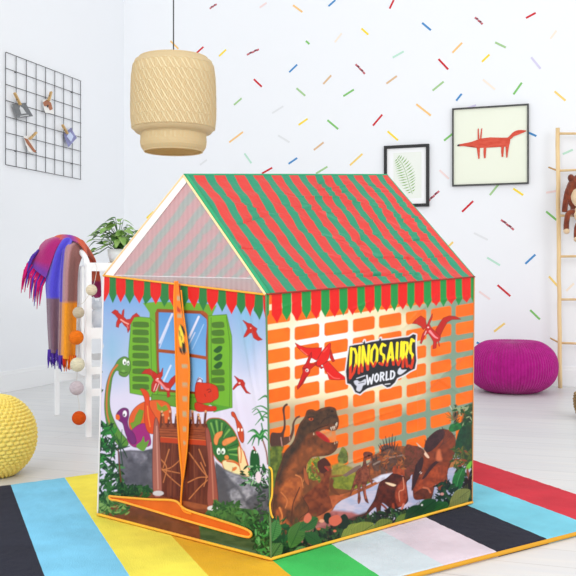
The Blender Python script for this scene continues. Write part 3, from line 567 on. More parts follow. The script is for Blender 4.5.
# ---------------------------------------------------------------- camera frame of reference
F = 900.0; H = 0.73; U0 = 288.0; V0 = 281.0
def at(u, v, Y): return Vector(((u - U0) * Y / F, Y, H - (v - V0) * Y / F))
def fl(u, v, z=0.0): return at(u, v, F * (H - z) / (v - V0))
cd = bpy.data.cameras.new('camera'); cam = bpy.data.objects.new('camera', cd); C.objects.link(cam)
cam.location = (0, 0, H); cam.rotation_euler = (PI / 2, 0, 0)
cd.sensor_width = 36; cd.lens = F / 576 * 36; cd.shift_y = (V0 - 288) / 576.0; cd.clip_start = 0.05
bpy.context.scene.camera = cam

# ---------------------------------------------------------------- materials
def srgb(r, g, b):
    return tuple(float(x) for x in lin((r, g, b))) + (1.0,)
def new_mat(name):
    m = bpy.data.materials.new(name); m.use_nodes = True
    nt = m.node_tree; return m, nt, nt.nodes['Principled BSDF']
def mat(name, col, rough=0.6, spec=0.4, metal=0.0, noise=None, bump=None, coat=0.0, trans=0.0, sheen=0.0):
    """noise=(scale, second colour, amount) ; bump=(scale, strength, distance)"""
    m, nt, b = new_mat(name); N = nt.nodes; L = nt.links
    b.inputs['Base Color'].default_value = srgb(*col); b.inputs['Roughness'].default_value = rough
    b.inputs['Specular IOR Level'].default_value = spec; b.inputs['Metallic'].default_value = metal
    b.inputs['Coat Weight'].default_value = coat; b.inputs['Sheen Weight'].default_value = sheen
    b.inputs['Transmission Weight'].default_value = trans
    tc = N.new('ShaderNodeTexCoord')
    if noise:
        n = N.new('ShaderNodeTexNoise'); n.inputs['Scale'].default_value = noise[0]; n.inputs['Detail'].default_value = 4
        mp = N.new('ShaderNodeMapping'); mp.inputs['Scale'].default_value = noise[3] if len(noise) > 3 else (1, 1, 1)
        L.new(tc.outputs['Object'], mp.inputs[0]); L.new(mp.outputs[0], n.inputs[0])
        rp = N.new('ShaderNodeMapRange'); rp.inputs[1].default_value = 0.35; rp.inputs[2].default_value = 0.65; rp.inputs[4].default_value = noise[2]
        L.new(n.outputs[0], rp.inputs[0])
        mx = N.new('ShaderNodeMix'); mx.data_type = 'RGBA'; mx.inputs[6].default_value = srgb(*col); mx.inputs[7].default_value = srgb(*noise[1])
        L.new(rp.outputs[0], mx.inputs[0]); L.new(mx.outputs[2], b.inputs['Base Color'])
    if bump:
        n = N.new('ShaderNodeTexNoise'); n.inputs['Scale'].default_value = bump[0]; n.inputs['Detail'].default_value = 3
        L.new(tc.outputs['Object'], n.inputs[0])
        bp = N.new('ShaderNodeBump'); bp.inputs['Strength'].default_value = bump[1]; bp.inputs['Distance'].default_value = bump[2]
        L.new(n.outputs[0], bp.inputs['Height']); L.new(bp.outputs[0], b.inputs['Normal'])
    return m
def attr_mat(name, attr='ink', rough=0.5, spec=0.35, translucent=0.0, bump=None, sheen=0.0):
    m, nt, b = new_mat(name); N = nt.nodes; L = nt.links
    a = N.new('ShaderNodeAttribute'); a.attribute_name = attr
    L.new(a.outputs['Color'], b.inputs['Base Color']); b.inputs['Roughness'].default_value = rough
    b.inputs['Specular IOR Level'].default_value = spec; b.inputs['Sheen Weight'].default_value = sheen
    if bump:
        tc = N.new('ShaderNodeTexCoord'); n = N.new('ShaderNodeTexNoise'); n.inputs['Scale'].default_value = bump[0]; n.inputs['Detail'].default_value = 4
        L.new(tc.outputs['Object'], n.inputs[0]); bp = N.new('ShaderNodeBump'); bp.inputs['Strength'].default_value = bump[1]; bp.inputs['Distance'].default_value = bump[2]
        L.new(n.outputs[0], bp.inputs['Height']); L.new(bp.outputs[0], b.inputs['Normal'])
    if translucent:
        t = N.new('ShaderNodeBsdfTranslucent'); L.new(a.outputs['Color'], t.inputs[0])
        mx = N.new('ShaderNodeMixShader'); mx.inputs[0].default_value = translucent
        L.new(b.outputs[0], mx.inputs[1]); L.new(t.outputs[0], mx.inputs[2]); L.new(mx.outputs[0], N['Material Output'].inputs[0])
    return m
M = {}
M['wall'] = mat('wall_paint', (240, 242, 245), 0.85, 0.2, bump=(60, 0.05, 0.001))
M['white'] = mat('white_lacquer', (244, 245, 246), 0.4, 0.4)
M['piping'] = mat('yellow_piping', (244, 178, 62), 0.55, 0.3, noise=(60, (250, 150, 40), 0.5))
M['bottom_piping'] = mat('bottom_piping', (246, 196, 50), 0.55, 0.3, noise=(9, (244, 160, 60), 0.7))
M['pale_piping'] = mat('pale_piping', (250, 214, 160), 0.55, 0.3)
M['orange_tape'] = mat('orange_tape', (246, 146, 30), 0.5, 0.3, noise=(30, (236, 128, 26), 0.5))
M['deep_orange'] = mat('deep_orange_cloth', (226, 104, 18), 0.6, 0.3, noise=(20, (206, 88, 16), 0.6))
M['grey_print'] = mat('grey_print', (176, 160, 130), 0.6, 0.3)
M['yellow_print'] = mat('yellow_print', (240, 206, 60), 0.6, 0.3)
M['black_print'] = mat('black_print', (40, 32, 28), 0.6, 0.3)
M['green_edge'] = mat('green_edging', (40, 158, 108), 0.5, 0.35)
M['white_tape'] = mat('white_tape', (238, 232, 232), 0.6, 0.3)
M['wood'] = mat('pale_pole_wood', (240, 212, 164), 0.55, 0.3, noise=(14, (222, 186, 130), 0.7, (1, 1, 0.25)))
M['peg'] = mat('clothespin_wood', (206, 170, 116), 0.6, 0.3)
M['wire'] = mat('dark_wire', (74, 74, 76), 0.5, 0.4)
M['black'] = mat('black_frame', (28, 28, 30), 0.45, 0.4)
M['dark'] = mat('dark_frame', (62, 62, 62), 0.45, 0.4)
M['mat_board'] = mat('mat_board', (246, 247, 247), 0.8, 0.2)
M['paper'] = mat('print_paper', (236, 240, 232), 0.8, 0.2)
M['cream_paper'] = mat('cream_paper', (238, 242, 224), 0.8, 0.2)
M['fern'] = mat('fern_green', (134, 184, 70), 0.7, 0.2, noise=(60, (96, 158, 60), 0.8))
M['fox'] = mat('fox_red', (208, 76, 58), 0.8, 0.2, noise=(70, (226, 104, 84), 0.7, (0.3, 0.3, 1)))
M['plush'] = mat('brown_plush', (150, 74, 46), 0.95, 0.1, noise=(22, (96, 44, 32), 0.9), bump=(90, 1.0, 0.006), sheen=0.4)
M['plush_cream'] = mat('cream_plush', (232, 206, 170), 0.95, 0.1, noise=(30, (206, 176, 140), 0.6), bump=(120, 0.6, 0.003), sheen=0.4)
M['leaf'] = mat('leaf_green', (98, 146, 60), 0.45, 0.45, noise=(14, (150, 184, 100), 0.9))
M['leaf_dark'] = mat('leaf_dark_green', (54, 92, 42), 0.45, 0.45, noise=(14, (84, 124, 56), 0.9))
M['pot'] = mat('white_pot', (226, 228, 228), 0.4, 0.4)
M['pot_wood'] = mat('pot_base_wood', (214, 190, 156), 0.6, 0.3)
M['soil'] = mat('potting_soil', (60, 44, 34), 0.95, 0.1)
M['cord'] = mat('lamp_cord', (70, 70, 70), 0.6, 0.3)
M['string'] = mat('garland_string', (214, 208, 200), 0.8, 0.2)
M['basket'] = mat('wicker', (176, 146, 100), 0.8, 0.2, noise=(40, (134, 104, 66), 0.9), bump=(40, 0.8, 0.01))
M['grey_cloth'] = mat('grey_cloth', (96, 96, 106), 0.9, 0.2, bump=(30, 0.5, 0.01))
M['toy_grey'] = mat('grey_knit', (196, 204, 214), 0.9, 0.1, noise=(16, (232, 234, 238), 0.9), bump=(80, 0.5, 0.004))
M['bulb'] = mat('frosted_bulb', (250, 246, 236), 0.3, 0.5)
M['back_cloth'] = mat('tent_back_cloth', (238, 120, 44), 0.6, 0.3, translucent) if False else mat('tent_back_cloth', (236, 124, 50), 0.6, 0.3)

# ---------------------------------------------------------------- object helpers
def prop(o, label=None, cat=None, group=None, kind=None):
    if label: o['label'] = label
    if cat: o['category'] = cat
    if group: o['group'] = group
    if kind: o['kind'] = kind
    return o
def empty(name, loc, label, cat, group=None, rz=0):
    o = bpy.data.objects.new(name, None); C.objects.link(o); o.location = loc; o.rotation_euler = (0, 0, rz); o.empty_display_size = 0.05
    return prop(o, label, cat, group)
def link(name, me, m, parent=None, smooth=False):
    o = bpy.data.objects.new(name, me); C.objects.link(o)
    for k in (m if isinstance(m, (list, tuple)) else [m]): me.materials.append(k)
    if smooth:
        for p in me.polygons: p.use_smooth = True
    if parent is not None:
        o.parent = parent
        if parent.type == 'EMPTY' and (parent.location.length > 0 or parent.rotation_euler.z):
            pass
    return o
def bm_obj(name, bm, m, parent=None, smooth=False):
    """vertices are given in world space; the object is moved under its parent without changing the picture"""
    me = bpy.data.meshes.new(name)
    if parent is not None:
        mw = Matrix.Identity(4); p = parent; chain = []
        while p is not None: chain.append(Matrix.LocRotScale(p.location, p.rotation_euler, p.scale)); p = p.parent
        for k in reversed(chain): mw = mw @ k
        bm.transform(mw.inverted())
    bm.normal_update(); bm.to_mesh(me); bm.free()
    return link(name, me, m, parent, smooth)
def V(*a): return Vector(a)
def box(bm, c, hx, hy, hz, ax=None, ay=None, az=None, bev=0.0, mi=0):
    ax = ax or V(1, 0, 0); ay = ay or V(0, 1, 0); az = az or V(0, 0, 1); c = Vector(c)
    vs = [bm.verts.new(c + ax * hx * i + ay * hy * j + az * hz * k) for k in (-1, 1) for j in (-1, 1) for i in (-1, 1)]
    fs = [bm.faces.new([vs[i] for i in q]) for q in ((0, 2, 3, 1), (4, 5, 7, 6), (0, 1, 5, 4), (2, 6, 7, 3), (0, 4, 6, 2), (1, 3, 7, 5))]
    for f in fs: f.material_index = mi
    if bev:
        es = {e for f in fs for e in f.edges}
        bmesh.ops.bevel(bm, geom=list(es), offset=bev, segments=2, affect='EDGES', profile=0.7)
def tube(bm, pts, r, n=8, closed=False, cap=True, mi=0, flat=1.0):
    pts = [Vector(p) for p in pts]; N_ = len(pts); rings = []
    up = V(0, 0, 1); prev = None
    for i, p in enumerate(pts):
        if closed: d = pts[(i + 1) % N_] - pts[i - 1]
        else: d = pts[min(i + 1, N_ - 1)] - pts[max(i - 1, 0)]
        d.normalize()
        if prev is None:
            a = d.cross(up)
            if a.length < 0.05: a = d.cross(V(1, 0, 0))
        else: a = prev - d * prev.dot(d)
        a.normalize(); prev = a; b = d.cross(a)
        rr = r[i] if isinstance(r, (list, tuple)) else r
        rings.append([bm.verts.new(p + a * rr * math.cos(2 * PI * k / n) + b * rr * flat * math.sin(2 * PI * k / n)) for k in range(n)])
    for i in range(N_ if closed else N_ - 1):
        A, B = rings[i], rings[(i + 1) % N_]
        for k in range(n):
            f = bm.faces.new((A[k], A[(k + 1) % n], B[(k + 1) % n], B[k])); f.material_index = mi; f.smooth = True
    if cap and not closed:
        bm.faces.new(rings[0][::-1]).material_index = mi; bm.faces.new(rings[-1]).material_index = mi
def lathe(bm, c, prof, n=32, ax=V(0, 0, 1), mi=0, cap=True, a0=0.0):
    c = Vector(c); x = ax.orthogonal().normalized(); y = ax.cross(x); rings = []
    for (r, h) in prof: rings.append([bm.verts.new(c + ax * h + (x * math.cos(2 * PI * k / n + a0) + y * math.sin(2 * PI * k / n + a0)) * max(r, 1e-4)) for k in range(n)])
    for A, B in zip(rings, rings[1:]):
        for k in range(n):
            f = bm.faces.new((A[k], A[(k + 1) % n], B[(k + 1) % n], B[k])); f.material_index = mi; f.smooth = True
    if cap:
        bm.faces.new(rings[0][::-1]).material_index = mi; bm.faces.new(rings[-1]).material_index = mi
def ball(bm, c, rx, ry=None, rz=None, n=16, ax=None, ay=None, az=None, mi=0):
    ry = ry or rx; rz = rz or rx; ax = ax or V(1, 0, 0); ay = ay or V(0, 1, 0); az = az or V(0, 0, 1)
    r = bmesh.ops.create_uvsphere(bm, u_segments=n, v_segments=n // 2 + 2, radius=1.0)
    for v in r['verts']:
        q = v.co.copy(); v.co = Vector(c) + ax * q.x * rx + ay * q.y * ry + az * q.z * rz
    for v in r['verts']:
        for f in v.link_faces: f.smooth = True; f.material_index = mi
def prism(bm, poly, nrm, th, mi=0):
    """closed 3D polygon extruded by th along nrm"""
    A = [bm.verts.new(Vector(p)) for p in poly]; B = [bm.verts.new(Vector(p) + nrm * th) for p in poly]; n = len(A)
    fs = [bm.faces.new(A[::-1]), bm.faces.new(B)]
    for i in range(n): fs.append(bm.faces.new((A[i], A[(i + 1) % n], B[(i + 1) % n], B[i])))
    for f in fs: f.material_index = mi
    bmesh.ops.triangulate(bm, faces=fs[:2])
def grid_mesh(name, P, col=None, flip=False):
    """P (n,m,3) array of points -> mesh with a colour attribute"""
    n, m = P.shape[:2]; me = bpy.data.meshes.new(name); nv = n * m; nf = (n - 1) * (m - 1)
    me.vertices.add(nv); me.vertices.foreach_set('co', P.reshape(-1).astype(np.float32))
    i = np.arange(n - 1)[:, None] * m + np.arange(m - 1)[None]
    q = np.stack([i, i + 1, i + m + 1, i + m], -1).reshape(-1, 4)
    if flip: q = q[:, ::-1]
    me.loops.add(nf * 4); me.loops.foreach_set('vertex_index', q.reshape(-1).astype(np.int32))
    me.polygons.add(nf); me.polygons.foreach_set('loop_start', (np.arange(nf) * 4).astype(np.int32))
    me.polygons.foreach_set('use_smooth', np.ones(nf, bool)); me.update(calc_edges=True)
    if col is not None:
        a = me.color_attributes.new('ink', 'FLOAT_COLOR', 'POINT')
        rgba = np.ones((nv, 4), np.float32); rgba[:, :3] = col.reshape(-1, 3); a.data.foreach_set('color', rgba.reshape(-1))
    me.validate(); return me
def arr(v): return np.array(v[:], float)

# ================================================================ SETTING
CR = V(-1.345, 7.38, 0); E1 = V(900, -312, 0).normalized(); E2 = V(312, 900, 0).normalized()   # room corner, back wall direction, left wall direction
def on_plane(u, v, p0, nrm):
    d = V((u - U0) / F, 1, -(v - V0) / F); o = V(0, 0, H); t = (p0 - o).dot(nrm) / d.dot(nrm); return o + d * t
def wb(u, v): return on_plane(u, v, CR, E2)
def wl(u, v): return on_plane(u, v, CR, E1)
WH = 3.3
bm = bmesh.new(); box(bm, CR + E1 * 4.0 - E2 * 3.0 + V(0, 0, -0.05), 5.2, 5.2, 0.05, E1, E2)
mfl, nt, b = new_mat('pale_floorboards'); N = nt.nodes; L = nt.links
tc = N.new('ShaderNodeTexCoord'); mp = N.new('ShaderNodeMapping'); mp.inputs['Rotation'].default_value = (0, 0, math.atan2(-E1.y, E1.x)); L.new(tc.outputs['Object'], mp.inputs[0])
br = N.new('ShaderNodeTexBrick'); br.inputs['Scale'].default_value = 1.0; br.inputs['Brick Width'].default_value = 1.6; br.inputs['Row Height'].default_value = 0.15; br.inputs['Mortar Size'].default_value = 0.0018
br.inputs['Color1'].default_value = srgb(216, 217, 217); br.inputs['Color2'].default_value = srgb(208, 209, 210); br.inputs['Mortar'].default_value = srgb(186, 184, 180)
L.new(mp.outputs[0], br.inputs[0])
n2 = N.new('ShaderNodeTexNoise'); mp2 = N.new('ShaderNodeMapping'); mp2.inputs['Scale'].default_value = (1.2, 14, 1); L.new(mp.outputs[0], mp2.inputs[0]); L.new(mp2.outputs[0], n2.inputs[0]); n2.inputs['Scale'].default_value = 2.2; n2.inputs['Detail'].default_value = 6
mx = N.new('ShaderNodeMix'); mx.data_type = 'RGBA'; mx.blend_type = 'MIX'; mr = N.new('ShaderNodeMapRange'); mr.inputs[1].default_value = 0.4; mr.inputs[2].default_value = 0.75; mr.inputs[4].default_value = 0.55
L.new(n2.outputs[0], mr.inputs[0]); L.new(mr.outputs[0], mx.inputs[0]); L.new(br.outputs[0], mx.inputs[6]); mx.inputs[7].default_value = srgb(228, 225, 219); L.new(mx.outputs[2], b.inputs['Base Color'])
b.inputs['Roughness'].default_value = 0.38; b.inputs['Specular IOR Level'].default_value = 0.35
prop(bm_obj('floor', bm, mfl), kind='structure')
bm = bmesh.new(); box(bm, CR - E2 * 4.1 - E1 * 0.06 + V(0, 0, WH / 2), 4.1, 0.06, WH / 2, E2, E1 * -1)
prop(bm_obj('wall_left', bm, M['wall']), kind='structure')
# back wall with the confetti strips of its paper (flush inlays of the same mesh)
bm = bmesh.new(); box(bm, CR + E1 * 3.9 + E2 * 0.06 + V(0, 0, WH / 2), 4.02, 0.06, WH / 2, E1, E2)
CC = {'red': (206, 48, 58), 'rb': (150, 84, 92), 'rbd': (132, 62, 76), 'rbl': (196, 104, 112), 'pink': (240, 218, 216), 'or': (246, 200, 130), 'blue': (74, 142, 200), 'yel': (250, 222, 70), 'pale': (244, 232, 216), 'mint': (188, 226, 206),
      'grn': (130, 196, 110), 'sage': (166, 204, 146), 'tan': (222, 186, 146), 'grey': (226, 228, 230), 'lil': (212, 206, 232), 'ylo': (244, 212, 120)}
keys = list(CC); cm = [M['wall']] + [mat('paper_strip_' + k, CC[k], 0.8, 0.2) for k in keys]
S1 = (200, 0); S2 = (376, 0); S3 = (376, 200)
conf = [(S1, 28, 25, 48, 12, 'rb'), (S1, 172, 22, 192, 8, 'pink'), (S1, 268, 15, 295, 35, 'or'), (S1, 370, 18, 390, 0, 'blue'), (S1, 546, 25, 558, 0, 'red'), (S1, 465, 82, 485, 100, 'yel'), (S1, 388, 122, 408, 96, 'pale'),
        (S2, 48, 166, 80, 148, 'mint'), (S1, 448, 185, 475, 213, 'rb'), (S1, 257, 208, 280, 186, 'blue'), (S1, 155, 228, 178, 250, 'red'), (S1, 278, 254, 303, 276, 'sage'), (S1, 355, 242, 378, 217, 'tan'), (S1, 413, 277, 443, 258, 'grn'),
        (S2, 30, 241, 60, 219, 'tan'), (S1, 98, 302, 120, 283, 'sage'), (S1, 208, 326, 240, 306, 'grey'), (S1, 284, 360, 310, 342, 'yel'), (S1, 367, 346, 398, 372, 'grn'), (S1, 498, 362, 525, 330, 'red'), (S1, 540, 378, 570, 404, 'yel'),
        (S1, 84, 410, 124, 380, 'or'), (S1, 225, 390, 258, 410, 'grey'), (S1, 128, 442, 148, 470, 'mint'), (S1, 328, 432, 356, 410, 'tan'), (S1, 255, 472, 280, 455, 'blue'), (S1, 432, 476, 468, 443, 'ylo'), (S1, 178, 500, 208, 483, 'red'),
        (S1, 334, 500, 367, 480, 'sage'), (S1, 0, 475, 20, 460, 'grey'), (S1, -16, 158, 10, 135, 'red'), (S1, 55, 162, 75, 143, 'yel'), (S1, 135, 158, 170, 142, 'rb'), (S1, 305, 118, 315, 127, 'grn'),
        (S2, 133, 66, 158, 87, 'blue'), (S2, 285, 50, 307, 70, 'rb'), (S2, 432, 52, 460, 37, 'red'), (S2, 502, 112, 520, 88, 'pale'), (S2, 343, 122, 374, 137, 'sage'), (S2, 220, 152, 248, 123, 'or'), (S2, 305, 178, 327, 157, 'yel'),
        (S2, 180, 170, 208, 200, 'red'), (S2, 447, 165, 474, 198, 'lil'), (S2, 163, 261, 195, 235, 'sage'), (S2, 308, 229, 343, 258, 'pale'), (S2, 396, 272, 420, 238, 'grn'), (S2, 514, 263, 546, 290, 'ylo'), (S2, 231, 290, 247, 270, 'blue'),
        (S2, 116, 300, 158, 333, 'or'), (S2, 196, 405, 222, 384, 'grn'), (S2, 262, 312, 288, 303, 'lil'), (S2, 435, 380, 462, 392, 'blue'), (S2, 538, 444, 567, 431, 'mint'), (S2, 183, 490, 210, 515, 'pink'), (S2, 150, 580, 182, 550, 'rb'),
        (S2, 328, 562, 355, 528, 'sage'), (S2, 395, 543, 424, 562, 'yel'), (S2, 490, 555, 520, 550, 'pink'), (S3, 248, 34, 280, 3, 'red'), (S3, 360, 57, 397, 86, 'rb'), (S3, 282, 95, 322, 115, 'grey'), (S3, 205, 137, 222, 121, 'ylo'),
        (S3, 320, 166, 357, 188, 'mint'), (S3, 430, 184, 459, 157, 'blue'), (S3, 490, 33, 520, 58, 'grn'), (S3, 350, 245, 387, 277, 'red'), (S3, 297, 263, 328, 286, 'pink'), (S3, 498, 220, 525, 250, 'ylo'), (S3, 444, 317, 472, 344, 'grn'),
        (S3, 340, 379, 371, 355, 'ylo'), (S3, 290, 410, 314, 422, 'blue'), (S3, 250, 192, 270, 204, 'pale'), (S3, 548, 262, 570, 240, 'pale'), ((0, 0), 491, 118, 514, 141, 'or'), ((0, 0), 475, 157, 486, 166, 'pink')]
def strip(p, q, k, w=0.0072):
    if k == 'rb':
        for i in range(5): strip(p.lerp(q, i / 5) + V(0, 0, .003 * (i % 2)), p.lerp(q, (i + 1) / 5) + V(0, 0, .003 * (i % 2)), 'rbd' if i % 2 else 'rbl', w)
        return
    d = (q - p).normalized(); s = d.cross(E2).normalized() * w; o = E2 * -0.0006
    vs = [bm.verts.new(x + o) for x in (p - s, q - s, q + s, p + s)]
    f = bm.faces.new(vs); f.material_index = 1 + keys.index(k)
for (o, x0, y0, x1, y1, k) in conf:
    strip(wb(o[0] + x0 / 2.88, o[1] + y0 / 2.88), wb(o[0] + x1 / 2.88, o[1] + y1 / 2.88), k)
for (u, v, a, k) in [(240, 205, 30, 'red'), (270, 240, 130, 'yel'), (300, 220, 60, 'grn'), (330, 260, 150, 'blue'), (360, 215, 40, 'or'), (380, 300, 20, 'red'), (410, 330, 140, 'mint'), (440, 360, 50, 'tan'), (300, 300, 120, 'pink'), (340, 340, 35, 'sage'),
                     (600, 60, 40, 'blue'), (620, 120, 140, 'yel'), (605, 180, 30, 'red'), (640, 220, 120, 'grn'), (600, 270, 50, 'or'), (630, 310, 150, 'rb'), (660, 90, 20, 'tan'), (670, 160, 130, 'mint'), (600, 330, 30, 'grn'),
                     (150, 215, 40, 'yel'), (160, 250, 140, 'blue'), (220, 300, 30, 'red'), (180, 320, 120, 'grn')]:
    p = wb(u, v); a = math.radians(a); d = E1 * math.cos(a) + V(0, 0, math.sin(a)); strip(p - d * 0.04, p + d * 0.04, k)
prop(bm_obj('wall_back', bm, cm), kind='structure')
def baseboard(name, c0, d, nrm, L0, h=0.115):
    bm = bmesh.new(); box(bm, c0 + d * L0 / 2 + nrm * 0.008 + V(0, 0, h / 2), L0 / 2, 0.008, h / 2, d, nrm, bev=0.003)
    box(bm, c0 + d * L0 / 2 + nrm * 0.004 + V(0, 0, h + 0.012), L0 / 2, 0.004, 0.012, d, nrm, bev=0.002)
    prop(bm_obj(name, bm, M['white']), kind='structure')
baseboard('baseboard_left', CR.copy(), E2 * -1, E1, 8.1)
baseboard('baseboard_back', CR + E1 * 0.017, E1, E2 * -1, 7.8)

# ================================================================ RUG
RZ = 0.012; K = fl(395, 433.6, RZ); K.z = 0; D1 = V(-353, 900, 0).normalized(); D2 = V(1270, 900, 0).normalized()
def rug_st(p):
    q = p - K; det = D1.x * D2.y - D1.y * D2.x
    return ((q.x * D2.y - q.y * D2.x) / det, (D1.x * q.y - D1.y * q.x) / det)
bps = [fl(x_, y_, RZ) for x_, y_ in ((576, 519.8), (542.7, 537), (495.8, 551), (440, 563), (357, 561), (284, 570), (192, 558), (63, 475), (10, 483))]
sb = [-rug_st(p)[1] for p in bps]; ea, eb = rug_st(fl(576, 532.5, RZ)), rug_st(fl(402, 577, RZ)); t_end = ea[0]; SK = (eb[0] - ea[0]) / (ea[1] - eb[1])
print('rug stripes', [round(x, 3) for x in sb], 'len', t_end, 'skew', SK, ea, eb); t0_ = ea[0] + SK * ea[1]; SK = max(-0.12, min(0.12, SK)); tE = lambda s: t0_ + SK * s
RW = sb[-1] + 0.30; cols = [(204, 52, 66), (122, 202, 222), (40, 42, 55), (222, 210, 220), (206, 220, 226), (64, 192, 92), (230, 176, 36), (242, 228, 84), (126, 202, 234), (40, 42, 55)]
mr_, nt, b = new_mat('striped_pile'); N = nt.nodes; L = nt.links
a = N.new('ShaderNodeAttribute'); a.attribute_name = 'ink'; tc = N.new('ShaderNodeTexCoord')
n1 = N.new('ShaderNodeTexNoise'); n1.inputs['Scale'].default_value = 7; n1.inputs['Detail'].default_value = 5; L.new(tc.outputs['Object'], n1.inputs[0])
mrn = N.new('ShaderNodeMapRange'); mrn.inputs[1].default_value = 0.3; mrn.inputs[2].default_value = 0.7; mrn.inputs[3].default_value = 0.88; mrn.inputs[4].default_value = 1.08; L.new(n1.outputs[0], mrn.inputs[0])
mu = N.new('ShaderNodeVectorMath'); mu.operation = 'SCALE'; L.new(a.outputs['Color'], mu.inputs[0]); L.new(mrn.outputs[0], mu.inputs['Scale']); L.new(mu.outputs[0], b.inputs['Base Color'])
n2 = N.new('ShaderNodeTexNoise'); n2.inputs['Scale'].default_value = 260; n2.inputs['Detail'].default_value = 2; L.new(tc.outputs['Object'], n2.inputs[0])
bp = N.new('ShaderNodeBump'); bp.inputs['Strength'].default_value = 0.7; bp.inputs['Distance'].default_value = 0.003; L.new(n2.outputs[0], bp.inputs['Height']); L.new(bp.outputs[0], b.inputs['Normal'])
b.inputs['Roughness'].default_value = 0.95; b.inputs['Specular IOR Level'].default_value = 0.05; b.inputs['Sheen Weight'].default_value = 0.04
RZ = 0.012
rug = empty('striped_rug', K.copy(), 'large rug with wide black, blue, yellow, green, white, pink and red stripes under the tent', 'rug')
edges = [0.0] + sb + [RW]; ns = 520; nt_ = 160
sv = np.unique(np.concatenate([np.linspace(0, RW, ns)] + [[x - .0006, x + .0006] for x in edges[1:-1]])); tv = np.linspace(0, t_end, nt_)
S_, T_ = np.meshgrid(sv, tv, indexing='ij')
wob = 0.0
band = np.clip(np.searchsorted(np.array(edges[1:-1]), (S_ + wob).ravel()), 0, 9)
colr = lin(np.array(cols))[band]
P = np.zeros(S_.shape + (3,)); k_, d1_, d2_ = arr(K), arr(D1), arr(D2)
TT = T_ / t_end * tE(S_); P[:] = d1_ * TT[..., None] - d2_ * S_[..., None]
P[..., 2] = RZ + 0.0016 * (vnoise(S_ * 60, T_ * 60, 8) - 0.5)
P[0, :, 2] = P[-1, :, 2] = 0.0; P[:, 0, 2] = P[:, -1, 2] = 0.0
link('pile', grid_mesh('pile', P, colr, flip=False), mr_, rug)
bm = bmesh.new(); e = [K, K + D1 * tE(0), K + D1 * tE(RW) - D2 * RW, K - D2 * RW]
e = [p + V(0, 0, 0.008) for p in e]; path = []
for k in range(61): path.append(e[1].lerp(e[2], k / 60))
tube(bm, path, 0.0062, 8)
bo = bm_obj('binding', bm, mat('mustard_binding', (214, 156, 46), 0.8, 0.2, bump=(120, 0.5, 0.003)), rug, True)

# ================================================================ PLAY TENT
TZ = RZ + 0.003
fF, fL_, fR = fl(271, 560, TZ), fl(98, 515, TZ), fl(472, 503, TZ); fB = fL_ + fR - fF
def eav(f, u, v): return at(u, v, f.y)
tF, tL, tR = at(266, 294.5, fF.y), at(104, 275.5, fL_.y), at(474, 277, fR.y)
tB = V(fB.x, fB.y, 0.735)
rF = at(184, 175.5, (fF.y + fL_.y) / 2); rB = at(387, 175.5, (fR.y + fB.y) / 2)
print('tent', fF, fL_, fR, 'eaves', tF.z, tL.z, tR.z, 'ridge', rF, rB)
ctr = (fF + fL_ + fR + fB) / 4; ctr.z = TZ
tent = empty('play_tent', V(ctr.x, ctr.y, TZ), 'house-shaped play tent with striped roof and dinosaur printed walls on the rug', 'tent')
TO = arr(tent.location)
def bil(a, b_, c, d, s, t):  # a (0,0) b (1,0) c (1,1) d (0,1)
    s = s[..., None]; t = t[..., None]
    return arr(a) * (1 - s) * (1 - t) + arr(b_) * s * (1 - t) + arr(c) * s * t + arr(d) * (1 - s) * t
def chart(P): # print chart of the cloth
    return U0 + F * P[..., 0] / P[..., 1], V0 + F * (H - P[..., 2]) / P[..., 1]
def crease(X, Y, lines):
    """narrow folds: list of (x0,y0,x1,y1,width,height)"""
    D = np.zeros(X.shape)
    for (x0, y0, x1, y1, w, h) in lines:
        ex, ey = x1 - x0, y1 - y0; Lq = ex * ex + ey * ey; t = np.clip(((X - x0) * ex + (Y - y0) * ey) / Lq, 0, 1)
        d = ((X - x0) * ey - (Y - y0) * ex) / math.sqrt(Lq); dd = np.hypot(X - x0 - t * ex, Y - y0 - t * ey)
        D += h * np.exp(-(dd / w) ** 2) * (1 - 0.5 * np.tanh(d / w)) * np.sin(np.pi * np.clip(t, 0.02, 0.98)) ** 0.5
    return D
cloth_mat = attr_mat('printed_polyester', rough=0.42, spec=0.26, bump=(14, 0.25, 0.006))
def wall_cloth(name, a, b_, c, d, ns, nt2, painter, out, folds):
    s = np.linspace(0, 1, ns); t = np.linspace(0, 1, nt2); S, T = np.meshgrid(s, t, indexing='ij')
    P = bil(a, b_, c, d, S, T); X, Y = chart(P); ink = painter(X, Y)
    e_ = np.clip(np.minimum(np.minimum(S, 1 - S), np.minimum(T, 1 - T)) * 12, 0, 1)
    disp = folds(S, T, X, Y) * e_
    P = P + arr(out) * disp[..., None] - TO
    return link(name, grid_mesh(name, P, ink), cloth_mat, tent)
nF = (fL_ - fF).cross(V(0, 0, 1)).normalized(); nF = nF if nF.y < 0 else -nF
nS = (fR - fF).cross(V(0, 0, 1)).normalized(); nS = nS if nS.y < 0 else -nS
def folds_front(S, T, X, Y):
    D = 0.0035 * (vnoise(S * 7, T * 2.2, 11) - 0.5) + 0.002 * (vnoise(S * 16, T * 9, 12) - 0.5)
    D += crease(X, Y, [(252, 290, 262, 400, 3, 0.006), (240, 300, 262, 430, 2.4, 0.004), (228, 350, 252, 470, 3, 0.003), (206, 330, 214, 400, 2.2, 0.0025), (150, 330, 158, 420, 2.4, 0.002), (258, 300, 266, 360, 2, 0.004), (125, 430, 118, 500, 3, 0.002), (218, 400, 235, 470, 2.5, 0.0025)])
    return D
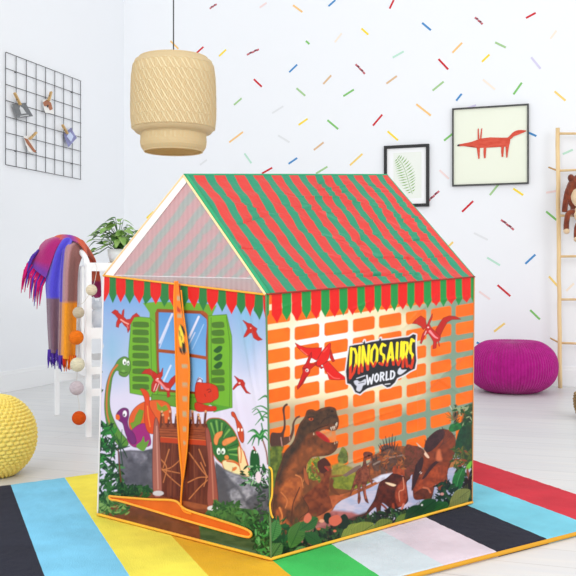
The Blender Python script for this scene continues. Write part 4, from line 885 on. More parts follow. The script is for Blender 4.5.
def folds_side(S, T, X, Y):
    D = 0.004 * (vnoise(S * 5, T * 4, 21) - 0.5) + 0.0014 * (vnoise(S * 20, T * 16, 22) - 0.5)
    D += crease(X, Y, [(415, 400, 475, 345, 1.6, 0.002), (400, 330, 440, 290, 1.8, 0.0025), (300, 440, 410, 405, 1.6, 0.0015), (330, 470, 400, 442, 1.4, 0.002), (416, 300, 417, 470, 1.1, 0.0012), (350, 310, 372, 300, 1.5, 0.002), (440, 300, 470, 296, 1.5, 0.003), (275, 310, 300, 300, 1.6, 0.0015), (430, 372, 470, 400, 2, 0.0015)])
    return D
wall_cloth('front_wall', fL_, fF, tF, tL, 380, 560, paint_front, nF, folds_front)
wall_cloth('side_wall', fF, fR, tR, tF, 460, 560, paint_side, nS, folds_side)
# the two walls out of sight: plain backs of the same print colours
def plain_wall(name, a, b_, c, d):
    S, T = np.meshgrid(np.linspace(0, 1, 40), np.linspace(0, 1, 40), indexing='ij'); P = bil(a, b_, c, d, S, T) - TO
    ink = np.where(((S * 7.1 % 1 > .16) & (T * 13 % 1 > .25))[..., None], lin((244, 122, 40)), lin((214, 206, 176)))
    return link(name, grid_mesh(name, P, ink), cloth_mat, tent)
plain_wall('back_wall', fR, fB, tB, tR); plain_wall('far_side_wall', fB, fL_, tL, tB)
S, T = np.meshgrid(np.linspace(0, 1, 4), np.linspace(0, 1, 4), indexing='ij')
link('groundsheet', grid_mesh('groundsheet', bil(fL_, fF, fR, fB, S, T) - TO + np.array([0, 0, 0.001])), M['deep_orange'], tent)
# roof panels
roof_mat = attr_mat('striped_roof_polyester', rough=0.38, spec=0.45, translucent=0.32, bump=(18, 0.6, 0.014))
RR, RG = (240, 74, 66), (50, 164, 124)
def roof_panel(name, a, b_, c, d, out, flip=False, seed=0):
    ns, n2 = 420, 220
    S, T = np.meshgrid(np.linspace(0, 1, ns), np.linspace(0, 1, n2), indexing='ij')
    P = bil(a, b_, c, d, S, T)                       # s along the ridge, t from eave to ridge
    ph = (S * 11.75 + 0.04 + 0.05 * (vnoise(T * 5, S * 6, 3) - 0.5)) % 1.0
    col = np.where((ph > 0.44)[..., None], lin(RR), lin(RG)); e0 = np.clip((0.022 - S) / 0.002, 0, 1)[..., None]
    w = np.clip((0.5 - np.abs(ph - 0.72)) , 0, 1)
    sm = np.clip((0.275 - np.abs(ph - 0.72)) / 0.03 + 0.5, 0, 1)[..., None]; col = lin(RG) * (1 - sm) + lin(RR) * sm
    col = col * (1 - e0) + lin((40, 160, 108)) * e0
    tt = 1 - T
    D = 0.010 * (vnoise(S * 5, T * 4, 31 + seed) - 0.5) + 0.009 * (vnoise(S * 9 + T * 7, T * 5, 32 + seed) - 0.5) + 0.005 * (vnoise(S * 22 + T * 6, T * 15, 33 + seed) - 0.5)
    rg = np.random.default_rng(5 + seed); L_ = []
    for _ in range(80):
        x0, y0 = rg.uniform(0, 1), rg.uniform(0.02, .95); a_ = rg.normal(0.6, 0.6); l = rg.uniform(.08, .3)
        L_.append((x0, y0, x0 + l * math.cos(a_), y0 - l * math.sin(a_), rg.uniform(.005, .011), rg.choice([-1, 1]) * rg.uniform(.002, .007)))
    D += crease(S, T, L_)
    sag = -0.010 * np.sin(np.pi * S) * np.sin(np.pi * T)
    e_ = np.clip(np.minimum(S, 1 - S) * 30, 0.0, 1) * np.clip(np.minimum(T, 1 - T) * 20, 0.0, 1)
    P = P + arr(out) * ((D * e_ + sag + 0.0025)[..., None]) - TO
    return link(name, grid_mesh(name, P, col, flip), roof_mat, tent)
outR = ((tR - tF).cross(rF - tF)).normalized(); outR = outR if outR.z > 0 else -outR
outL = ((tB - tL).cross(rF - tL)).normalized(); outL = outL if outL.z > 0 else -outL
roof_panel('roof_panel', tF, tR, rB, rF, outR, seed=1); roof_panel('roof_panel', tL, tB, rB, rF, outL, True, seed=2)
# gable: printed strip round a net window
cN = (rF + tL + tF) / 3
net, nt, b = new_mat('white_net'); N = nt.nodes; L = nt.links
b.inputs['Base Color'].default_value = srgb(244, 232, 236); b.inputs['Roughness'].default_value = 0.8
tr = N.new('ShaderNodeBsdfTransparent'); ms = N.new('ShaderNodeMixShader'); tc = N.new('ShaderNodeTexCoord'); w1 = N.new('ShaderNodeTexWave'); w1.inputs['Scale'].default_value = 22; w1.inputs['Distortion'].default_value = 1.0; w1.inputs['Detail'].default_value = 1; L.new(tc.outputs['Object'], w1.inputs[0])
mm = N.new('ShaderNodeMapRange'); mm.inputs[3].default_value = 0.37; mm.inputs[4].default_value = 0.41; L.new(w1.outputs[1], mm.inputs[0]); L.new(mm.outputs[0], ms.inputs[0])
L.new(tr.outputs[0], ms.inputs[1]); L.new(b.outputs[0], ms.inputs[2]); L.new(ms.outputs[0], N['Material Output'].inputs[0])
bm = bmesh.new(); vs = [bm.verts.new(p) for p in (tL, tF, rF)]; bm.faces.new(vs)
bmesh.ops.subdivide_edges(bm, edges=bm.edges[:], cuts=24, use_grid_fill=True)
for v in bm.verts: v.co += nF * 0.003 * (float(vnoise(np.array([v.co.x * 14]), np.array([v.co.z * 5]), 3)[0]) - 0.5)
o_ = bm_obj('gable_net', bm, net, tent, True); prop(o_, 'see-through white net gable')
# plain back gable
bm = bmesh.new(); bm.faces.new([bm.verts.new(p) for p in (tR, tB, rB)]); bm_obj('back_gable', bm, net, tent)
def edge_tube(name, pts, r, m, flat=1.0, n=8, lab=None):
    bm = bmesh.new(); q = []
    for a_, b2 in zip(pts, pts[1:]):
        k = max(2, int((Vector(b2) - Vector(a_)).length / 0.02))
        for i in range(k): q.append(Vector(a_).lerp(Vector(b2), i / k))
    q.append(Vector(pts[-1])); tube(bm, q, r, n, flat=flat); o = bm_obj(name, bm, m, tent, True)
    if lab: o['label'] = lab
    return o
o = nF * 0.003
edge_tube('gable_piping', [tL + o, tF + o], 0.0028, M['piping'])
edge_tube('gable_piping', [tF + o, rF + o], 0.0032, M['pale_piping'])
edge_tube('gable_piping', [tL + o, rF + o], 0.0026, M['pale_piping'])
# white net hem inside the left gable edge, green edging of the roof on the right one
bm = bmesh.new(); inw = (tF - tL).normalized()
prism(bm, [tL + o * .6 + inw * 0.005, tL + o * .6 + inw * 0.045, rF + o * .6 + inw * 0.012 - V(0, 0, .02), rF + o * .6], nF, 0.0008); bm_obj('gable_hem', bm, mat('white_hem', (250, 232, 230), 0.8, 0.2), tent)
edge_tube('roof_edging', [tF + nS * .002 + (tR - tF).normalized() * 0.006, rF + V(0.006, 0.003, 0.002)], 0.0062, M['green_edge'], flat=0.7)
edge_tube('ridge_seam', [rF + V(0, 0, .002), rB + V(0, 0, .002)], 0.0034, M['green_edge'])
edge_tube('roof_edging', [tR + V(0, 0, .001), rB + V(0.0, 0, .001)], 0.003, M['green_edge'])
edge_tube('eave_seam', [tF + nS * .003 + V(0, 0, .001), tR + nS * .003 + V(0, 0, .001)], 0.0022, mat('eave_thread', (150, 60, 50), 0.7, 0.2))
edge_tube('bottom_piping', [fL_ + nF * .002 + V(0, 0, .003), fF + (nF + nS) * .0015 + V(0, 0, .003), fR + nS * .002 + V(0, 0, .003)], 0.0042, M['bottom_piping'])
edge_tube('corner_seam', [fL_ + nF * .001, tL + nF * .001], 0.0028, M['white_tape'], lab='white corner seam')
edge_tube('corner_seam', [fF + (nF + nS) * .001, tF + (nF + nS) * .001], 0.0026, mat('green_corner', (96, 128, 84), 0.6, 0.3), lab='dark green corner seam')
edge_tube('corner_seam', [fR + nS * .001, tR + nS * .001], 0.002, mat('brown_corner', (206, 146, 96), 0.6, 0.3), lab='brown corner seam')
# door: zip tape hanging down the front, its piping and the gap it leaves at the sill
def fw(u, v, off=0.004): return on_plane(u, v, fF, ((fL_ - fF).cross(tF - fF)).normalized()) + nF * off
lp = [(176, 281), (175.2, 300), (176, 320), (177, 340), (177.5, 365), (178.5, 395), (180.5, 430), (183, 470), (182.4, 490)]; rp_ = [(179.5, 281), (181.5, 300), (184.5, 320), (188, 345), (190.2, 365), (190, 395), (189, 430), (187, 455), (184.6, 482)]
la, ra = catmull(lp, False, 14), catmull(rp_, False, 14)
G_ = np.array([[arr(fw(*(l * (1 - k / 14) + r * k / 14), 0.0045 + 0.002 * math.sin(PI * k / 14))) for k in range(15)] for l, r in zip(la, ra)])
tx, ty_ = chart(G_); tape = link('door_zip_tape', grid_mesh('door_zip_tape', G_ - TO, paint_tape(tx, ty_)), cloth_mat, tent); tape['label'] = 'orange zip tape'
def piping(name, pts, r, m=M['piping'], closed=False, off=0.005):
    bm = bmesh.new(); P_ = catmull(pts, closed=closed, n=6); tube(bm, [fw(x, y, off) for x, y in P_], r, 8, closed=closed); return bm_obj(name, bm, m, tent, True)
piping('door_piping', [(176.5, 281), (175.6, 300), (176.6, 330), (177.6, 370), (178.5, 410), (181, 450), (183.5, 478), (182.6, 495), (182.5, 505), (186, 511), (193, 513.5)], 0.0030, M['orange_tape'])
piping('door_piping', [(182.4, 290), (185, 315), (189, 345), (190.8, 370), (190, 400), (189.4, 430), (188, 452), (184.5, 480)], 0.0022, M['orange_tape'])
lens = [(110.5, 496), (118, 496.5), (150, 499), (176, 500.5), (187, 509), (215, 518), (240, 526), (251, 531), (252, 535.5), (245, 536), (215, 528), (180, 518), (150, 509), (120, 500.5), (113, 499.5)]
bm = bmesh.new(); prism(bm, [fw(x, y, .003) for x, y in catmull(lens, True, 4)], nF, 0.0008); bm_obj('door_opening', bm, M['deep_orange'], tent)
piping('sill_piping', lens, 0.0034, M['piping'], True)
bm = bmesh.new(); tube(bm, [at(x, y, fF.y - 0.006) for x, y in catmull([(268.5, 467), (271.5, 470), (272.3, 480), (272, 495), (270, 504), (271, 513), (273, 518)], False)], 0.0026, 6); bm_obj('tie_cord', bm, M['bottom_piping'], tent, True)

# ================================================================ POUFS
def knit_pouf(name, c, Rr, Hh, m, label, mode):
    nu, nv = (720, 260); th = np.linspace(0, 2 * PI, nu); ph = np.linspace(-PI / 2, PI / 2, nv)
    TH, PH = np.meshgrid(th, ph, indexing='ij')
    p = 2.32 if mode == 'rib' else 2.1
    cr = np.abs(np.cos(PH)) ** (2 / p); sz = np.sign(np.sin(PH)) * np.abs(np.sin(PH)) ** (2 / p)
    r = Rr * cr; z = Hh / 2 * sz
    if mode == 'rib':
        nr = 88; D = 0.0062 * np.abs(np.sin(nr * TH / 2)) ** 0.8 * np.clip(cr * 1.6, 0, 1) + 0.0016 * np.abs(np.sin(PH * 26 + (np.floor(nr * TH / 2 / PI) % 2) * PI / 2))
        z = z - 0.018 * np.exp(-((1 - sz) / 0.06) ** 2 * 0.5) * (sz > 0)
    else:
        rows_ = 13; kr = PH * rows_ * 2 / PI * 1.35; row = np.floor(kr); nc = 38
        ang = TH * nc / (2 * PI) + 0.5 * (row % 2)
        a_ = np.abs(np.sin(PI * ang)); b2 = np.abs(np.sin(PI * kr))
        D = 0.0105 * (a_ ** 0.7) * (b2 ** 0.7) * np.clip(cr * 2, 0, 1)
    nx, nz = cr, sz; q = np.sqrt(nx ** 2 + nz ** 2) + 1e-6
    r = r + D * nx / q; z = z + D * nz / q
    flat = -Hh / 2 * 0.93; z = np.maximum(z, flat)
    P = np.stack([r * np.cos(TH), r * np.sin(TH), z - flat], -1)
    o = link(name, grid_mesh(name, P), m); o.location = c; prop(o, label, 'pouf'); return o
knit_pouf('knitted_pouf', V((-9.7 - U0) * 3.386 / F, 3.386, 0), 0.163, 0.312, mat('yellow_knit', (247, 228, 126), 0.9, 0.15, noise=(40, (240, 214, 100), 0.6), bump=(150, 0.5, 0.003), sheen=0.2), 'yellow chunky knitted pouf on the floor at the left edge', 'seed')
knit_pouf('knitted_pouf', V((512.3 - U0) * 5.93 / F, 5.93, 0), 0.286, 0.368, mat('magenta_knit', (176, 22, 130), 0.9, 0.15, noise=(26, (150, 14, 108), 0.6), bump=(150, 0.5, 0.003), sheen=0.2), 'magenta ribbed knitted pouf on the floor by the confetti wall', 'rib')

# ================================================================ PENDANT LAMP
PY = 4.2; pc = at(173.5, 281, PY); lampz = lambda v: H + (V0 - v) * PY / F
lamp = empty('pendant_lamp', V(pc.x, pc.y, lampz(152)), 'two-tier woven bamboo pendant lamp hanging above the tent', 'lamp')
bam, nt, b = new_mat('bamboo_strip'); N = nt.nodes; L = nt.links
b.inputs['Base Color'].default_value = srgb(240, 222, 178); b.inputs['Roughness'].default_value = 0.6
tl = N.new('ShaderNodeBsdfTranslucent'); tl.inputs[0].default_value = srgb(236, 206, 140); ms = N.new('ShaderNodeMixShader'); ms.inputs[0].default_value = 0.38
L.new(b.outputs[0], ms.inputs[1]); L.new(tl.outputs[0], ms.inputs[2]); L.new(ms.outputs[0], N['Material Output'].inputs[0])
bam2 = mat('bamboo_light', (234, 216, 172), 0.6, 0.3)
s_ = PY / F
upper = [(34 * s_, 59), (39 * s_, 62), (41.5 * s_, 70), (42.3 * s_, 84), (42.8 * s_, 105), (42.5 * s_, 122), (41.5 * s_, 129), (38 * s_, 133), (33 * s_, 134)]
lower = [(33 * s_, 131), (32.6 * s_, 137), (33 * s_, 143), (32 * s_, 148), (29 * s_, 151.5)]
def drum(name, prof, nst, tw, lab):
    # drum heights follow the rim seen from below the lamp
    P_ = [(r, lampz(v)) for r, v in prof]; bm = bmesh.new(); cc = V(pc.x, pc.y, 0)
    lathe(bm, cc, [(r - 0.0025, z) for r, z in P_], 72, cap=False, mi=0)
    Ls = [0]
    for (r0, z0), (r1, z1) in zip(P_, P_[1:]): Ls.append(Ls[-1] + math.hypot(r1 - r0, z1 - z0))
    def prof_at(f):
        d = f * Ls[-1]
        for i in range(len(Ls) - 1):
            if d <= Ls[i + 1] + 1e-9:
                k = (d - Ls[i]) / (Ls[i + 1] - Ls[i]); return (P_[i][0] * (1 - k) + P_[i + 1][0] * k, P_[i][1] * (1 - k) + P_[i + 1][1] * k)
        return P_[-1]
    for sgn in (1, -1):
        for i in range(nst):
            a0 = 2 * PI * i / nst; m_ = 9; w = 0.55 * 2 * PI / nst; pv = None
            for j in range(m_):
                f = j / (m_ - 1); r, z = prof_at(f); a = a0 + sgn * tw * f; rr = r + (0.0012 if sgn > 0 else 0.0)
                cur = [bm.verts.new(cc + V(rr * math.cos(a + e_), rr * math.sin(a + e_), z)) for e_ in (-w / 2, w / 2)]
                if pv: bm.faces.new((pv[0], pv[1], cur[1], cur[0])).material_index = 1 if ((i * 7 + j * 3) % 5 < 2) else 0
                pv = cur
    for r, z in (P_[0], P_[-1]):
        tube(bm, [cc + V(r * math.cos(2 * PI * k / 64), r * math.sin(2 * PI * k / 64), z) for k in range(64)], 0.0035, 6, closed=True, mi=0)
    return bm_obj(name, bm, [bam, bam2], lamp)
drum('upper_shade', upper, 110, 1.15, ''); drum('lower_shade', lower, 110, 0.45, '')
bm = bmesh.new(); lathe(bm, V(pc.x, pc.y, 0), [(34 * s_, lampz(59)), (28 * s_, lampz(57.5)), (10 * s_, lampz(57))], 48, cap=False); bm_obj('top_disc', bm, bam, lamp)
bm = bmesh.new(); lathe(bm, V(pc.x, pc.y, 0), [(33.5 * s_, lampz(131.5)), (26 * s_, lampz(131))], 48, cap=False); bm_obj('inner_rim', bm, bam, lamp)
bm = bmesh.new(); tube(bm, [V(pc.x, pc.y, lampz(66)), V(pc.x, pc.y, lampz(20)), V(pc.x, pc.y, WH)], 0.003, 8); bm_obj('cord', bm, M['cord'], lamp)
bm = bmesh.new(); lathe(bm, V(pc.x, pc.y, lampz(76)), [(0.012, -0.03), (0.018, -0.02), (0.02, 0.03), (0.008, 0.05)], 20)
for k in range(3):
    a = k * 2 * PI / 3; tube(bm, [V(pc.x, pc.y, lampz(60)), V(pc.x + 34 * s_ * math.cos(a), pc.y + 34 * s_ * math.sin(a), lampz(59.5))], 0.002, 6)
bm_obj('lamp_holder', bm, M['cord'], lamp)
bm = bmesh.new(); ball(bm, V(pc.x, pc.y, lampz(92)), 0.045, n=20); bm_obj('bulb', bm, M['bulb'], lamp, True)

# ================================================================ PICTURES on the back wall
def picture(name, u0, v0, u1, v1, fm, fwid, label, depth=0.022):
    p = wb(u0, v0); q = wb(u1, v1); ctr_ = (p + q) / 2; w = (q - p).dot(E1) / 2; h = abs(p.z - q.z) / 2
    root = empty(name, ctr_ - E2 * 0.001, label, 'picture'); nrm = -E2; Z = V(0, 0, 1)
    bm = bmesh.new()
    for sg in (1, -1):
        box(bm, ctr_ + Z * sg * (h - fwid / 2) + nrm * (depth / 2 + .001), w, depth / 2, fwid / 2, E1, nrm, Z, bev=0.0015)
        box(bm, ctr_ + E1 * sg * (w - fwid / 2) + nrm * (depth / 2 + .001), fwid / 2, depth / 2, h - fwid, E1, nrm, Z)
    bm_obj('frame', bm, fm, root)
    def P(x, y, off=0.0): return ctr_ + E1 * x * w + Z * y * h + nrm * (depth * 0.6 + off)
    return root, P, w, h, nrm
def plate(name, P, x0, y0, x1, y1, off, m, root, nrm):
    bm = bmesh.new(); prism(bm, [P(x0, y0, off), P(x1, y0, off), P(x1, y1, off), P(x0, y1, off)], nrm, 0.0012); return bm_obj(name, bm, m, root)
# fern print
root, P, w, h, nr = picture('fern_picture', 384.5, 146.3, 429.5, 206.5, M['black'], 0.022, 'black framed green fern print, partly behind the tent roof')
plate('mat_board', P, -.93, -.95, .93, .95, -0.003, M['mat_board'], root, nr); plate('print', P, -.58, -.72, .66, .76, -0.0015, M['paper'], root, nr)
bm = bmesh.new(); sp_ = [(-.42, .60), (-.18, .38), (.0, .05), (.12, -.28), (.26, -.58)]; sc = catmull(sp_, False, 4)
tube(bm, [P(x, y, 0.001) for x, y in sc], 0.0012, 5)
for i in range(1, len(sc) - 1):
    x, y = sc[i]; d = sc[i + 1] - sc[i - 1]; d = d / np.hypot(*d); f = i / len(sc); l = 0.10 + 0.30 * math.sin(PI * min(1, f * 1.05)) ** 0.8
    for sg in (1, -1):
        nx, ny = -d[1] * sg, d[0] * sg; ex, ey = x + (nx * .95 - d[0] * .25) * l * 1.1, y + (ny * .95 - d[1] * .25) * l * .8
        prism(bm, [P(x - d[0] * .02, y - d[1] * .02, .0004), P((x + ex) / 2 - d[0] * .022, (y + ey) / 2 - d[1] * .016, .0004), P(ex, ey, .0004), P((x + ex) / 2 + d[0] * .02, (y + ey) / 2 + d[1] * .014, .0004)], nr, 0.0004)
bm_obj('fern', bm, M['fern'], root)
# red fox print
root, P, w, h, nr = picture('fox_picture', 452.5, 108.8, 529, 184, M['dark'], 0.011, 'dark framed drawing of a long red fox on pale green paper')
plate('print', P, -.97, -.97, .97, .97, -0.004, M['cream_paper'], root, nr)
pf = lambda x, y: ((x - 399) / 139.0, -(y - 183) / 139.0)     # drawing read off at 3.6 times size
bm = bmesh.new()
parts = [[(279, 176), (286, 173), (330, 167), (352, 160), (366, 156), (400, 154), (440, 157), (466, 158), (472, 162), (471, 176), (467, 189), (430, 188), (386, 190), (352, 189), (340, 183), (300, 180), (280, 180)],
         [(350, 185), (362, 188), (362, 205), (361, 227), (356, 228), (354, 205)], [(376, 188), (386, 188), (383, 226), (377, 227), (375, 205)], [(440, 188), (450, 188), (447, 224), (441, 225), (439, 205)],
         [(455, 185), (468, 185), (464, 210), (462, 227), (457, 228), (458, 208)], [(354, 122), (358, 120), (360, 158), (354, 158)], [(367, 122), (371, 120), (368, 158), (362, 158)],
         catmull([(462, 160), (472, 152), (480, 142), (500, 134), (525, 136), (527, 140), (500, 150), (482, 156), (474, 164)], True, 4)]
for k, p_ in enumerate(parts): prism(bm, [P(*pf(x, y), 0.0 + 0.0002 * k) for x, y in p_], nr, 0.0006)
prism(bm, [P(*pf(x, y), 0.0018) for x, y in [(278, 177), (283, 173), (288, 174), (288, 179), (281, 180)]], nr, 0.0005, 1)
bm_obj('fox_drawing', bm, [M['fox'], M['black']], root)

# ================================================================ WIRE GRID BOARD with photos
g0 = wl(5.6, 166); g1 = wl(80.4, 179); gz0 = (g0.z + g1.z) / 2; gz1 = wl(5.6, 53).z; gw = (g1 - g0).dot(E2)
g0 = on_plane(5.6, 166, CR + E1 * 0.012, E1); G0 = V(g0.x, g0.y, gz0); GX = E2; 
gr = empty('wire_grid_board', G0 + GX * gw / 2, 'square dark wire memo grid on the left wall', 'memo board')
bm = bmesh.new()
for i in range(9):
    p = G0 + GX * gw * i / 8; tube(bm, [p, p + V(0, 0, gz1 - gz0)], 0.0026, 6)
for j in range(8):
    p = G0 + V(0, 0, (gz1 - gz0) * j / 7) + E1 * 0.004; tube(bm, [p, p + GX * gw], 0.0026, 6)
bm_obj('wire_grid', bm, M['wire'], gr)
bm = bmesh.new()
for i, j in ((1, 6), (7, 6), (1, 1), (7, 1)):
    bm = bmesh.new(); p = G0 + GX * gw * i / 8 + V(0, 0, (gz1 - gz0) * j / 7); tube(bm, [p - E1 * 0.012, p + E1 * 0.004], 0.004, 8)
    bm_obj('wall_hook', bm, M['wire'], gr)
def gp(u, v, off=0.012): return on_plane(u, v, G0, E1) + E1 * off
def photo(pts, m, label, shapes=(), curl=0.01, pin=None, pinlabel=''):
    P_ = [gp(u, v, 0.01) for u, v in pts]; c0 = sum(P_, V(0, 0, 0)) / 4
    root = empty('photo_print', c0, label, 'photo', 'photos clipped to the wire grid')
    S, T = np.meshgrid(np.linspace(0, 1, 9), np.linspace(0, 1, 9), indexing='ij')
    G = bil(P_[0], P_[1], P_[2], P_[3], S, T) + arr(E1) * (curl * ((T - 0.1) ** 2 + 0.4 * (S - .5) ** 2))[..., None]
    back = G - arr(E1) * 0.0008
    me = grid_mesh('card', np.array(G) - arr(c0), flip=True); link('card', me, m, root)
    bm = bmesh.new()
    for (poly, mi) in shapes: prism(bm, [Vector(arr(P_[0]) * (1 - x) * (1 - y) + arr(P_[1]) * x * (1 - y) + arr(P_[2]) * x * y + arr(P_[3]) * (1 - x) * y) + E1 * (0.0015 + curl * ((y - .1) ** 2 + .4 * (x - .5) ** 2)) for x, y in poly], E1, 0.0005, mi)
    if shapes: bm_obj('picture', bm, shapes_m, root)
    if pin:
        a_, b2 = gp(*pin[0], 0.026), gp(*pin[1], 0.026); d = (b2 - a_); l = d.length; d.normalize(); sd = d.cross(E1).normalized()
        pr = empty('clothespin', (a_ + b2) / 2, pinlabel, 'clothespin', 'wooden clothespins on the wire grid')
        for sg in (1, -1):
            bm = bmesh.new(); box(bm, (a_ + b2) / 2 + E1 * sg * 0.0055, l / 2, 0.0055, 0.0035, d, sd, E1, bev=0.001); bm_obj('prong', bm, M['peg'], pr)
        bm = bmesh.new(); q = (a_ + b2) / 2; tube(bm, [q - sd * 0.008, q + sd * 0.008], 0.0035, 8); bm_obj('spring', bm, M['wire'], pr)
shapes_m = [mat('photo_white', (206, 208, 208), 0.5, 0.3), mat('photo_brown', (170, 110, 80), 0.5, 0.3), mat('photo_blue', (120, 128, 180), 0.5, 0.3), mat('photo_black', (60, 56, 58), 0.5, 0.3), mat('photo_pale', (200, 210, 236), 0.5, 0.3)]
card = mat('photo_paper', (236, 234, 230), 0.5, 0.3); gph = mat('grey_photo', (120, 122, 124), 0.5, 0.3, noise=(40, (96, 98, 100), 0.6)); vph = mat('violet_photo', (124, 124, 164), 0.5, 0.3, noise=(30, (150, 152, 200), 0.8))
arc = [(.35, .75), (.38, .35), (.5, .2), (.62, .35), (.68, .75), (.62, .75), (.56, .42), (.5, .3), (.44, .42), (.42, .75)]
photo([(10.8, 103.9), (24.3, 102.8), (30.9, 116.4), (14.8, 118.1)], gph, 'small dark grey photo on the left side of the wire grid', [(arc, 0), ([(.2, .88), (.75, .86), (.75, .92), (.2, .94)], 0), ([(.47, .5), (.55, .5), (.56, .7), (.46, .7)], 0)], 0.01, ((11.2, 93), (17, 105)), 'clothespin holding the dark grey photo')
photo([(41, 100), (50, 98), (51, 114), (42, 113)], card, 'small curled brown and white photo near the top of the grid', [([(0, .2), (.5, .05), (.9, .3), (.95, .7), (.6, .8), (.5, .5), (.1, .5)], 1), ([(.3, .3), (.6, .25), (.65, .55), (.4, .6)], 3)], 0.02, ((48, 92), (45.5, 101)), 'clothespin holding the brown and white photo')
photo([(22, 136), (28, 135.5), (35, 154), (26, 152)], card, 'white photo with a brown figure, lowest on the grid', [([(.0, .12), (.5, .2), (.95, .9), (.6, .95), (.2, .5)], 1), ([(.6, .75), (.95, .8), (.95, .97), (.65, .95)], 3)], 0.012, ((33, 132.6), (26.5, 139.3)), 'clothespin holding the white photo with a brown figure')
photo([(62.5, 134), (70, 127.5), (74.5, 138), (66, 147.5)], vph, 'violet blue photo at the right of the grid', [([(.2, .3), (.7, .2), (.8, .7), (.4, .85)], 4)], 0.012, ((59.3, 125), (64.5, 134)), 'clothespin holding the violet blue photo')

# ================================================================ LADDER with a plush toy
LY = 6.12; base = fl(560, 388); lt = at(557.5, 128, LY + 0.0)
ldr = empty('wooden_ladder', V(base.x + .13, base.y, 0), 'pale wooden decorative ladder leaning by the wall on the right', 'ladder')
lb = V(base.x, base.y, 0.0); ltp = V(at(557.5, 128, base.y + .02).x, base.y + .02, at(557.5, 128, base.y + .02).z)
wd = E1 * 0.42
def wob_pole(p, q, r, seed):
    rg = random.Random(seed); n = 14; return [p.lerp(q, i / n) + V(rg.uniform(-.003, .003), rg.uniform(-.003, .003), 0) for i in range(n + 1)], r
for k in range(2):
    bm = bmesh.new(); pts, r = wob_pole(lb + wd * k, ltp + wd * k, 0.0145, k); tube(bm, pts, r, 12); bm_obj('rail', bm, M['wood'], ldr, True)
def on_rail(v, k=0):
    z = H - (v - V0) * base.y / F; f = z / ltp.z; return lb.lerp(ltp, f) + wd * k
for v, dv in ((133, 4), (170.5, 0), (215.5, 2), (256.5, 0), (299.5, 0), (343, 1)):
    bm = bmesh.new(); a_ = on_rail(v); b2 = on_rail(v + dv, 1); tube(bm, [a_ - E1 * 0.012, a_.lerp(b2, .5) + V(0, 0, .002), b2 + E1 * 0.012], 0.0085, 10); bm_obj('rung', bm, M['wood'], ldr, True)
for v in (170.5, 343):
    bm = bmesh.new(); a_ = on_rail(v); tube(bm, [a_, a_ - E1 * 0.052 + V(0, 0.03, 0.03)], 0.006, 8); bm_obj('side_peg', bm, mat('peg_wood_%d' % v, (200, 160, 108), 0.6, 0.3), ldr, True)
# plush toy slung over the rung
ty = base.y - 0.085
toy = empty('plush_toy', at(577, 200, ty), 'brown and cream long-limbed plush toy slung over the ladder rungs', 'soft toy')
def T_(u, v, d=0): return at(u, v, ty + d)
bm = bmesh.new(); ball(bm, T_(583, 208), 0.085, 0.05, 0.09, 24); bm_obj('body', bm, M['plush'], toy, True)
bm = bmesh.new(); ball(bm, T_(581, 193, -.01), 0.104, 0.06, 0.128, 24); bm_obj('head', bm, M['plush'], toy, True)
bm = bmesh.new(); ball(bm, T_(584, 196.5, -.046), 0.088, 0.036, 0.086, 20); bm_obj('muzzle', bm, M['plush_cream'], toy, True)
bm = bmesh.new(); ball(bm, T_(571, 178, -.02), 0.022, 0.016, 0.026, 14); bm_obj('ear', bm, M['plush'], toy, True)
bm = bmesh.new(); ball(bm, T_(590, 181, -.01), 0.018, 0.014, 0.028, 14); bm_obj('ear', bm, M['plush'], toy, True)
bm = bmesh.new(); ball(bm, T_(578, 189, -.08), 0.007, n=10); bm_obj('eye', bm, M['black'], toy, True); bm = bmesh.new(); ball(bm, T_(589, 189, -.08), 0.007, n=10); bm_obj('eye', bm, M['black'], toy, True); bm = bmesh.new(); ball(bm, T_(583, 198, -.085), 0.012, 0.006, 0.008, n=12); bm_obj('nose', bm, M['black'], toy, True)
bm = bmesh.new(); ball(bm, T_(580, 214, -.04), 0.042, 0.018, 0.06, 18); bm_obj('belly', bm, M['plush_cream'], toy, True)
for pts in ([(572, 186), (568, 190), (565.5, 202), (564.5, 212)], [(589, 186), (595, 198), (598, 212)]):
    bm = bmesh.new(); tube(bm, [T_(u, v, -.012) for u, v in catmull(pts, False, 4)], 0.019, 12); bm_obj('arm', bm, M['plush'], toy, True)
for pts in ([(578, 212), (569, 213), (566.6, 222), (566.3, 230)], [(586, 218), (580, 222), (577, 228), (576.5, 238)]):
    bm = bmesh.new(); q = [T_(u, v, -.03) for u, v in catmull(pts, False, 4)]; tube(bm, q, 0.019, 12); lg = bm_obj('leg', bm, M['plush'], toy, True)
    bm = bmesh.new(); ball(bm, q[-1] + V(0, -.005, -.008), 0.021, 0.022, 0.02, 14); bm_obj('foot', bm, M['plush_cream'], lg, True)

# ================================================================ BASKET at the right edge
bc = fl(597, 418); bk = empty('woven_basket', V(bc.x, bc.y, 0), 'wicker basket with grey cloth at the lower right edge', 'basket')
bm = bmesh.new(); prof = [(0.085, 0.003), (0.10, 0.02), (0.112, 0.06), (0.115, 0.10), (0.108, 0.135)]
lathe(bm, V(bc.x, bc.y, 0), prof + [(0.102, 0.135), (0.105, 0.1), (0.09, 0.01)], 40, cap=True)
for k in range(9):
    z = 0.012 + k * 0.0145; r = np.interp(z, [p[1] for p in prof], [p[0] for p in prof]) + 0.002
    tube(bm, [V(bc.x + (r + .002 * (-1) ** (j + k)) * math.cos(2 * PI * j / 48), bc.y + (r + .002 * (-1) ** (j + k)) * math.sin(2 * PI * j / 48), z) for j in range(48)], 0.006, 6, closed=True)
bm_obj('wicker_body', bm, M['basket'], bk)
bm = bmesh.new(); ball(bm, V(bc.x, bc.y, 0.125), 0.097, 0.097, 0.035, 24)
for v in bm.verts: v.co.z += 0.012 * math.sin(v.co.x * 70) * math.cos(v.co.y * 60)
